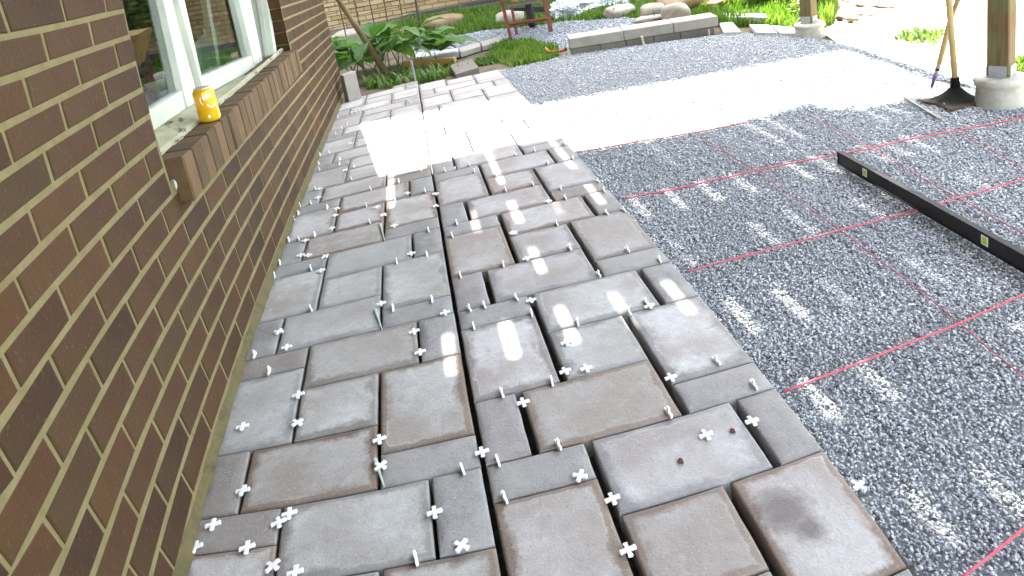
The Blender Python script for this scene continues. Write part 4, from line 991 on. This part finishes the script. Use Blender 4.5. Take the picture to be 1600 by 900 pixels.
def tyre(bm):
    n, mseg = 30, 10; V = []
    for i in range(n):
        t = 2 * math.pi * i / n; ring = []
        for j in range(mseg):
            p = 2 * math.pi * j / mseg; rr = rw - .05 + .05 * math.cos(p); ring.append(bm.verts.new(wc + fw * rr * math.cos(t) + Vector((0, 0, 1)) * rr * math.sin(t) + ax * .055 * math.sin(p)))
        V.append(ring)
    for i in range(n):
        for j in range(mseg): bm.faces.new((V[i][j], V[(i + 1) % n][j], V[(i + 1) % n][(j + 1) % mseg], V[i][(j + 1) % mseg]))
wh = wpart('wheel', tyre, M['rubber'], True)
wpart('rim', lambda bm: tube(bm, [wc - ax * .035, wc + ax * .035], .10, 20), M['red_paint'], False, wh)
for s in (-1, 1):
    wpart('handle', lambda bm: flatbar(bm, ax * s * (gap_ / 2 - .02) - fw * .55 + Vector((0, 0, zt + .10)), ax * s * .10 + fw * .55 + Vector((0, 0, zt - .10)), .04, .05), M['plank'])
def tray(bm):
    z0, z1 = zt - .02, zt + .34; wi, wo = gap_ * .36, gap_ * .62
    for inn in (0, .015):
        c = [ax * x * (wi - inn) + fw * y + Vector((0, 0, z0 + inn)) for x, y in ((-1, -.12), (1, -.12), (1, .40), (-1, .40))] + [ax * x * (wo - inn) + fw * y + Vector((0, 0, z1)) for x, y in ((-1, -.30), (1, -.30), (1, .75), (-1, .75))]
        v = [bm.verts.new(p) for p in c]
        for q in ((3, 2, 1, 0), (0, 1, 5, 4), (1, 2, 6, 5), (2, 3, 7, 6), (3, 0, 4, 7)): bm.faces.new([v[i] for i in q])
wpart('tray', tray, M['tray'])

# ------------------------------------------------------------------ plastic sheeting
def crumple(px, py, w, h, dpt, label, seed):
    b = G(px, py); bm = bmesh.new(); bmesh.ops.create_icosphere(bm, subdivisions=5, radius=1)
    of = Vector((seed * 7.3, seed * 3.1, 0))
    for v in bm.verts:
        c = v.co.copy(); k = 1 + .45 * noise.noise(c * 1.5 + of) + .22 * abs(noise.noise(c * 4 + of)) - .20 * abs(noise.noise(c * 9 + of)) + .06 * noise.noise(c * 20 + of)
        v.co = Vector((c.x * w * k, c.y * dpt * k, max(-.02, c.z * h * k + h * .6)))
    tag(link('plastic_sheet', bm_mesh('plastic_sheet', bm, False), M['sheet'], None, (b.x, b.y + dpt * .5, GZ)), label, 'plastic sheet', 'clear plastic sheeting in the grass')
crumple(888, 29, .20, .15, .18, 'crumpled clear plastic sheet beside the wheelbarrow', 1)
crumple(950, 12, .42, .12, .25, 'spread clear plastic sheet behind the left rocks', 2)
b = G(931, 14); bm = bmesh.new(); tube(bm, [(0, 0, 0), (-.03, 0, .5)], .014, 8); tag(link('thin_stake', bm_mesh('thin_stake', bm), M['ferrule'], None, b), 'thin reddish stake standing through the plastic sheets', 'stake')

# ------------------------------------------------------------------ neighbour's house and wire fence
NY = 14.2
nh = empty('neighbour_house', (0, NY, GZ), 'yellow brick house with a grey foundation beyond the garden fence', 'house'); no = Vector((0, NY, GZ))
# foundation line rises to the right in the picture plane of this wall
edge_px = [(470, 66), (520, 52), (560, 41), (600, 33), (650, 20), (700, 11), (757, 0), (830, -16)]
edge3 = [PY(*q, NY) for q in edge_px]
def edge_z(x): return float(np.interp(x, [p.x for p in edge3], [p.z for p in edge3]))
NR = 3.15; zt0, zt1 = (NY - 5.72) * TAN, (NY - 5.12) * TAN
bm = bmesh.new(); box8(bm, [Vector(p) - no for p in ((-9, NY, -.6), (NR, NY, -.6), (NR, NY + 4, -.6), (-9, NY + 4, -.6), (-9, NY, zt0 - .5), (NR, NY, zt1), (NR, NY + 4, zt1), (-9, NY + 4, zt0 - .5))]); link('wall', bm_mesh('wall', bm), M['brown_mortar'], nh)
bm = bmesh.new(); prev = None
for i in range(40):
    x = -4 + i * (NR + 4) / 39; z = edge_z(x) + .012 * noise.noise(Vector((x * 3, 0, 0)))
    cur = [bm.verts.new(Vector(p) - no) for p in ((x, NY - .06, GZ - .3), (x, NY - .06, z), (x, NY + .02, z + .03))]
    if prev: bm.faces.new((prev[0], cur[0], cur[1], prev[1])); bm.faces.new((prev[1], cur[1], cur[2], prev[2]))
    prev = cur
link('foundation', bm_mesh('foundation', bm), M['foundation'], nh)
nv, nf, tone = [], [], []
CH, CL = .084, .25
for r in range(-4, 40):
    z0 = r * CH - .2
    if z0 > 2.9: break
    for q in range(-12, 16):
        x0 = q * CL + (CL / 2 if r % 2 else 0) + .006; x1 = x0 + CL - .012
        if x0 < -3.4 or x1 > NR or z0 + CH < edge_z(x0): continue
        k = len(nv); dy = random.uniform(-.006, .004)
        P = [(x0, NY - .02 + dy, z0 + .006), (x1, NY - .02 + dy, z0 + .006), (x1, NY - .02 + dy, z0 + CH - .006), (x0, NY - .02 + dy, z0 + CH - .006)]
        P += [(x, NY + .06, z) for x, _, z in P]
        nv += [Vector(p) - no for p in P]; tone += [random.random()] * 8
        nf += [(k, k + 1, k + 2, k + 3)] + [(k + i, k + i + 4, k + (i + 1) % 4 + 4, k + (i + 1) % 4) for i in range(4)]
me = mesh('brick', nv, nf); me.attributes.new('tone', 'FLOAT', 'POINT').data.foreach_set('value', tone)
o = link('brick', me, M['yellow_brick'], nh); o['kind'] = 'stuff'
fp = G(660, 63); FY = fp.y
wf = empty('wire_fence', (fp.x, FY, GZ), 'rusty wire mesh fence with one dark steel post in front of the yellow brick', 'fence'); fo = Vector((fp.x, FY, GZ))
def fpart(name, pts, r, mat):
    bm = bmesh.new(); tube(bm, [Vector(p) - fo for p in pts], r, 6); return link(name, bm_mesh(name, bm), mat, wf)
fpart('post', [fp, PY(649, 0, FY), PY(649, 0, FY) + (PY(649, 0, FY) - fp) * 1.6], .016, M['fence_post'])
for (xb, yb, xt) in ((541, 58, 528), (562, 40, 553), (587, 50, 577), (607, 46, 600), (631, 40, 624)):
    b_ = PY(xb, yb, FY); t_ = PY(xt, 0, FY); fpart('upright_wire', [b_ - (t_ - b_) * .25, t_, t_ + (t_ - b_) * 2.0], .009, M['wire'])
for k in range(9):
    la, lb = PY(510, 46 - 11.5 * k, FY), PY(652, 16 - 11.5 * k, FY); fpart('cross_wire', [la - (lb - la) * .4, la, lb], .0045, M['wire'])
# leaning pole in the plant
b_ = G(606, 116); t_ = PY(526, -4, b_.y + .05); bm = bmesh.new(); tube(bm, [Vector((0, 0, -.05)), (t_ - b_) * .33, (t_ - b_) * .66, (t_ - b_), (t_ - b_) * 1.5], [.040, .036, .031, .027, .025], 10)
tag(link('wooden_pole', bm_mesh('wooden_pole', bm, True), M['stake'], None, b_), 'brown wooden pole leaning out of the broad leaved plant', 'pole')

# ------------------------------------------------------------------ plants
def leaf_mesh(L, Wd, droop, fold, seed):
    r = random.Random(seed); vs_, fs_, tn = [], [], []; n, mm = 10, 3
    for i in range(n + 1):
        t = i / n; w = Wd * (math.sin(math.pi * min(1, t * .93 + .07)) ** .75) * (1 - .25 * t) * (0 if t == 1 else 1) + .002
        x = L * (t - .12 * t * t); z = L * (.34 * t - droop * t * t)
        for j in range(-mm, mm + 1):
            u = j / mm; vs_.append((x, w * u, z + abs(u) * w * fold + .012 * math.sin(t * 14 + j) * abs(u))); tn.append(.45 + .10 * (abs(u) < .1) + .12 * math.sin(t * 9 + abs(u) * 5))
    c = 2 * mm + 1
    for i in range(n):
        for j in range(c - 1): fs_.append((i * c + j, (i + 1) * c + j, (i + 1) * c + j + 1, i * c + j + 1))
    k = len(vs_)                                               # the stalk
    P = [Vector((-.16, 0, -.26)), Vector((-.07, 0, -.09)), Vector((0, 0, 0)), Vector((L * .5, 0, vs_[5 * c + mm][2] - .004))]
    for i, p in enumerate(P):
        rr = .009 - .002 * i
        for a in range(4): vs_.append((p.x + (0 if a % 2 else (rr if a == 0 else -rr)) * .5, p.y + ((rr if a == 1 else -rr) if a % 2 else 0), p.z + ((rr if a == 0 else -rr) if a % 2 == 0 else 0))); tn.append(.95)
    for i in range(3):
        for a in range(4): fs_.append((k + i * 4 + a, k + i * 4 + (a + 1) % 4, k + i * 4 + 4 + (a + 1) % 4, k + i * 4 + 4 + a))
    me = mesh('leaf', vs_, fs_, True); me.attributes.new('tone', 'FLOAT', 'POINT').data.foreach_set('value', tn); me.materials.append(M['leaf']); return me
LM = [leaf_mesh(.36, .15, .30, .25, 1), leaf_mesh(.44, .17, .42, .2, 2), leaf_mesh(.30, .14, .22, .3, 3), leaf_mesh(.50, .12, .5, .25, 4)]
pc = G(596, 112); pc.z = GZ
plant = empty('broad_leaf_plant', pc, 'leafy green plant with big broad leaves at the house corner', 'plant')
bm = bmesh.new(); tube(bm, [(0, 0, -.05), (0, 0, .06)], [.05, .03], 8); link('crown', bm_mesh('crown', bm), M['stalk'], plant)
for k in range(64):
    az = random.uniform(0, 6.283); rad = random.uniform(.03, .42) if k < 40 else random.uniform(.4, .6); el = random.uniform(.05, .36) * (1.1 - rad)
    x, y_ = rad * math.cos(az) * 1.25, rad * math.sin(az) * .8
    if x < -.45: x *= .6
    o = bpy.data.objects.new('leaf', random.choice(LM)); COL.objects.link(o); o.parent = plant
    o.location = (x, y_, .10 + el); o.rotation_euler = (random.uniform(-.4, .4), random.uniform(-.5, .35), az + random.uniform(-.5, .5)); s = random.uniform(.62, 1.0); o.scale = (s, s, s)

def blades(name, poly, n, hmin, hmax, wd, label, cat, mat='grass', z=GZ - .03, kind='stuff', lean=.5):
    P = scatter(poly, n, z, .004); n = len(P); h = RNG.uniform(hmin, hmax, n) * RNG.uniform(.6, 1.1, n); az = RNG.uniform(0, 6.283, n); ln = RNG.uniform(.1, lean, n) * h
    # clumps
    cl = np.array([noise.noise(Vector((p[0] * 3, p[1] * 3, 1))) for p in P]); h = h * (1 + .7 * cl)
    dxy = np.stack([np.cos(az), np.sin(az)], 1); sd_ = np.stack([-np.sin(az), np.cos(az)], 1) * (wd * RNG.uniform(.6, 1.3, n))[:, None]
    V = np.zeros((n, 5, 3)); b3 = P
    V[:, 0] = b3; V[:, 0, :2] += sd_; V[:, 1] = b3; V[:, 1, :2] -= sd_
    md = P.copy(); md[:, :2] += dxy * (ln * .35)[:, None]; md[:, 2] += h * .62
    V[:, 2] = md; V[:, 2, :2] -= sd_ * .8; V[:, 3] = md; V[:, 3, :2] += sd_ * .8
    tp = P.copy(); tp[:, :2] += dxy * ln[:, None]; tp[:, 2] += h; V[:, 4] = tp
    idx = np.arange(n) * 5; fs_ = []
    me = bpy.data.meshes.new(name); me.vertices.add(n * 5); me.vertices.foreach_set('co', V.reshape(-1).astype(np.float32))
    Q = np.stack([idx, idx + 1, idx + 2, idx + 3, idx + 3, idx + 2, idx + 4], 1).reshape(-1)
    me.loops.add(n * 7); me.loops.foreach_set('vertex_index', Q.astype(np.int32)); me.polygons.add(n * 2)
    st = np.stack([np.arange(n) * 7, np.arange(n) * 7 + 4], 1).reshape(-1); me.polygons.foreach_set('loop_start', st.astype(np.int32)); me.polygons.foreach_set('loop_total', np.tile([4, 3], n).astype(np.int32)); me.update()
    me.attributes.new('tone', 'FLOAT', 'POINT').data.foreach_set('value', np.repeat(np.clip(.5 + .45 * cl + RNG.normal(0, .16, n), 0, .99), 5).astype(np.float32))
    return tag(link(name, me, M[mat]), label, cat, kind=kind)
gp = lambda *q: [tuple(G(*p)[:2]) for p in q]
blades('grass', gp((610, 70), (655, 66), (700, 58), (760, 46), (800, 44), (862, 37), (880, 33), (930, 31), (975, 27), (1020, 33), (1100, 30), (1110, -8), (1000, -10), (880, -14), (800, 2), (720, 18), (640, 30), (600, 42)), 26000, .05, .14, .010, 'grass growing along the upper garden behind the path', 'grass')
blades('grass', gp((788, 64), (830, 62), (872, 76), (874, 86), (850, 95), (800, 102), (775, 92), (758, 88)), 5200, .04, .11, .007, 'grass tuft on the path edge left of the block wall', 'grass')
blades('grass', gp((1100, 34), (1130, 40), (1170, 38), (1200, 38), (1246, 46), (1247, 10), (1230, -20), (1090, -8)), 11000, .05, .16, .009, 'grass left of the far deck post', 'grass')
blades('grass', gp((1284, 44), (1302, 34), (1308, 10), (1302, -20), (1270, -20), (1280, 20)), 4000, .06, .20, .009, 'grass right of the far deck post', 'grass')
blades('grass', gp((1588, 120), (1660, 150), (1700, 130), (1640, 80), (1585, 95)), 3000, .04, .10, .007, 'grass behind the near concrete pier', 'grass')
blades('weeds', gp((572, 136), (640, 132), (712, 114), (738, 104), (705, 100), (690, 96), (640, 100), (600, 118), (570, 124)), 1100, .02, .12, .017, 'low weeds along the far end of the paving', 'weeds', 'weed', lean=1.0)
blades('weeds', gp((735, 102), (775, 96), (780, 88), (745, 92)), 300, .03, .08, .014, 'small weeds behind the far corner of the paving', 'weeds', 'weed', lean=1.0)
blades('yard_weeds', gp((1395, 60), (1460, 70), (1475, 45), (1420, 44)), 260, .03, .10, .012, 'scattered weeds on the sunlit yard', 'weeds', 'weed', lean=1.0)
def bush(base, h, r, n, label, ls=.045):
    e = empty('leafy_bush', base, label, 'bush', 'bushes beyond the deck'); bm = bmesh.new()
    for k in range(7):
        a = k * .9; tip = Vector((math.cos(a) * r * .6, math.sin(a) * r * .6, h * random.uniform(.6, .95))); tube(bm, [(0, 0, -.05), tip * .5 + Vector((0, 0, .05)), tip], [.022, .014, .006], 6)
    link('branches', bm_mesh('branches', bm), M['bark'], e)
    cl = [Vector((random.gauss(0, .45) * r, random.gauss(0, .45) * r, random.uniform(.12, .95) * h)) for _ in range(34)]
    vs_, fs_, tn = [], [], []
    for _ in range(n):
        c = random.choice(cl); p = c + Vector([random.gauss(0, r * .17) for _ in range(3)])
        if p.z < .02: continue
        R3 = Matrix.Rotation(random.uniform(0, 6.28), 3, 'Z') @ Matrix.Rotation(random.uniform(-1, 1), 3, 'X'); s = ls * random.uniform(.6, 1.3); k = len(vs_)
        for q in ((-s, 0, 0), (0, -s * .5, .1 * s), (s, 0, -.15 * s), (0, s * .5, .1 * s)): vs_.append(p + R3 @ Vector(q))
        fs_.append((k, k + 1, k + 2, k + 3)); tn += [min(.99, max(0, random.gauss(.5, .2)))] * 4
    me = mesh('foliage', vs_, fs_); me.attributes.new('tone', 'FLOAT', 'POINT').data.foreach_set('value', tn); link('foliage', me, M['bush'], e); return e
q = G(1215, 8); bush((q.x, q.y + .3, GZ), 1.0, .5, 2600, 'sunlit yellow green bush left of the far deck post')
q = G(1298, 20); bush((q.x + .05, q.y + .3, GZ), .9, .28, 1200, 'narrow bright bush right of the far deck post', .035)
bush((3.75, 12.3, GZ), 4.2, 1.0, 5200, 'tall leafy bush beyond the stone pile', .08)
bush((2.35, 12.5, GZ), 2.9, .62, 3000, 'leafy bush in front of the yellow brick, mirrored in the right window pane', .07)
bush((3.05, 13.2, GZ), 3.4, .5, 3000, 'slim leafy bush at the corner of the yellow brick house', .07)
bush((5.2, 13.5, GZ), 4.2, 1.6, 5200, 'tallest leafy bush at the back of the yard', .09)
for k, (bx, by, bh) in enumerate([(7.2, .6, 3.6), (7.6, 3.2, 4.2), (8.2, 6.0, 4.0)]):  # unseen bushes added on the right to cut skylight on the house wall
    bush((bx, by, GZ), bh, 1.55, 4200, ['unseen rounded leafy bush added to dim the near house wall', 'unseen broad leafy bush added across the yard to dim the wall', 'unseen leafy bush added at the far side of the yard to dim the wall', 'leafy bush across the yard behind the camera'][k], .13)
# debris on the sunlit yard
for k, (a, b_, w, lab) in enumerate([((1334, 8), (1398, 12), .03, 'thin grey branch lying on the sunlit yard'), ((1340, 22), (1372, 25), .02, 'short grey stick lying on the sunlit yard'), ((1308, 26), (1340, 31), .05, 'brown rotten branch on the yard behind the far post')]):
    A, B = G(*a, GZ + .02), G(*b_, GZ + .02); P = [A.lerp(B, t / 6) + Vector((0, .05 * noise.noise(Vector((t, k, 0))), .02 * noise.noise(Vector((t * 2, k, 5))))) for t in range(7)]; bm = bmesh.new()
    tube(bm, [p - A for p in P], [w * (.5 + .3 * math.sin(t * 2)) for t in range(7)], 7); tag(link('fallen_branch', bm_mesh('fallen_branch', bm, True), M['bark'], None, A), lab, 'branch')
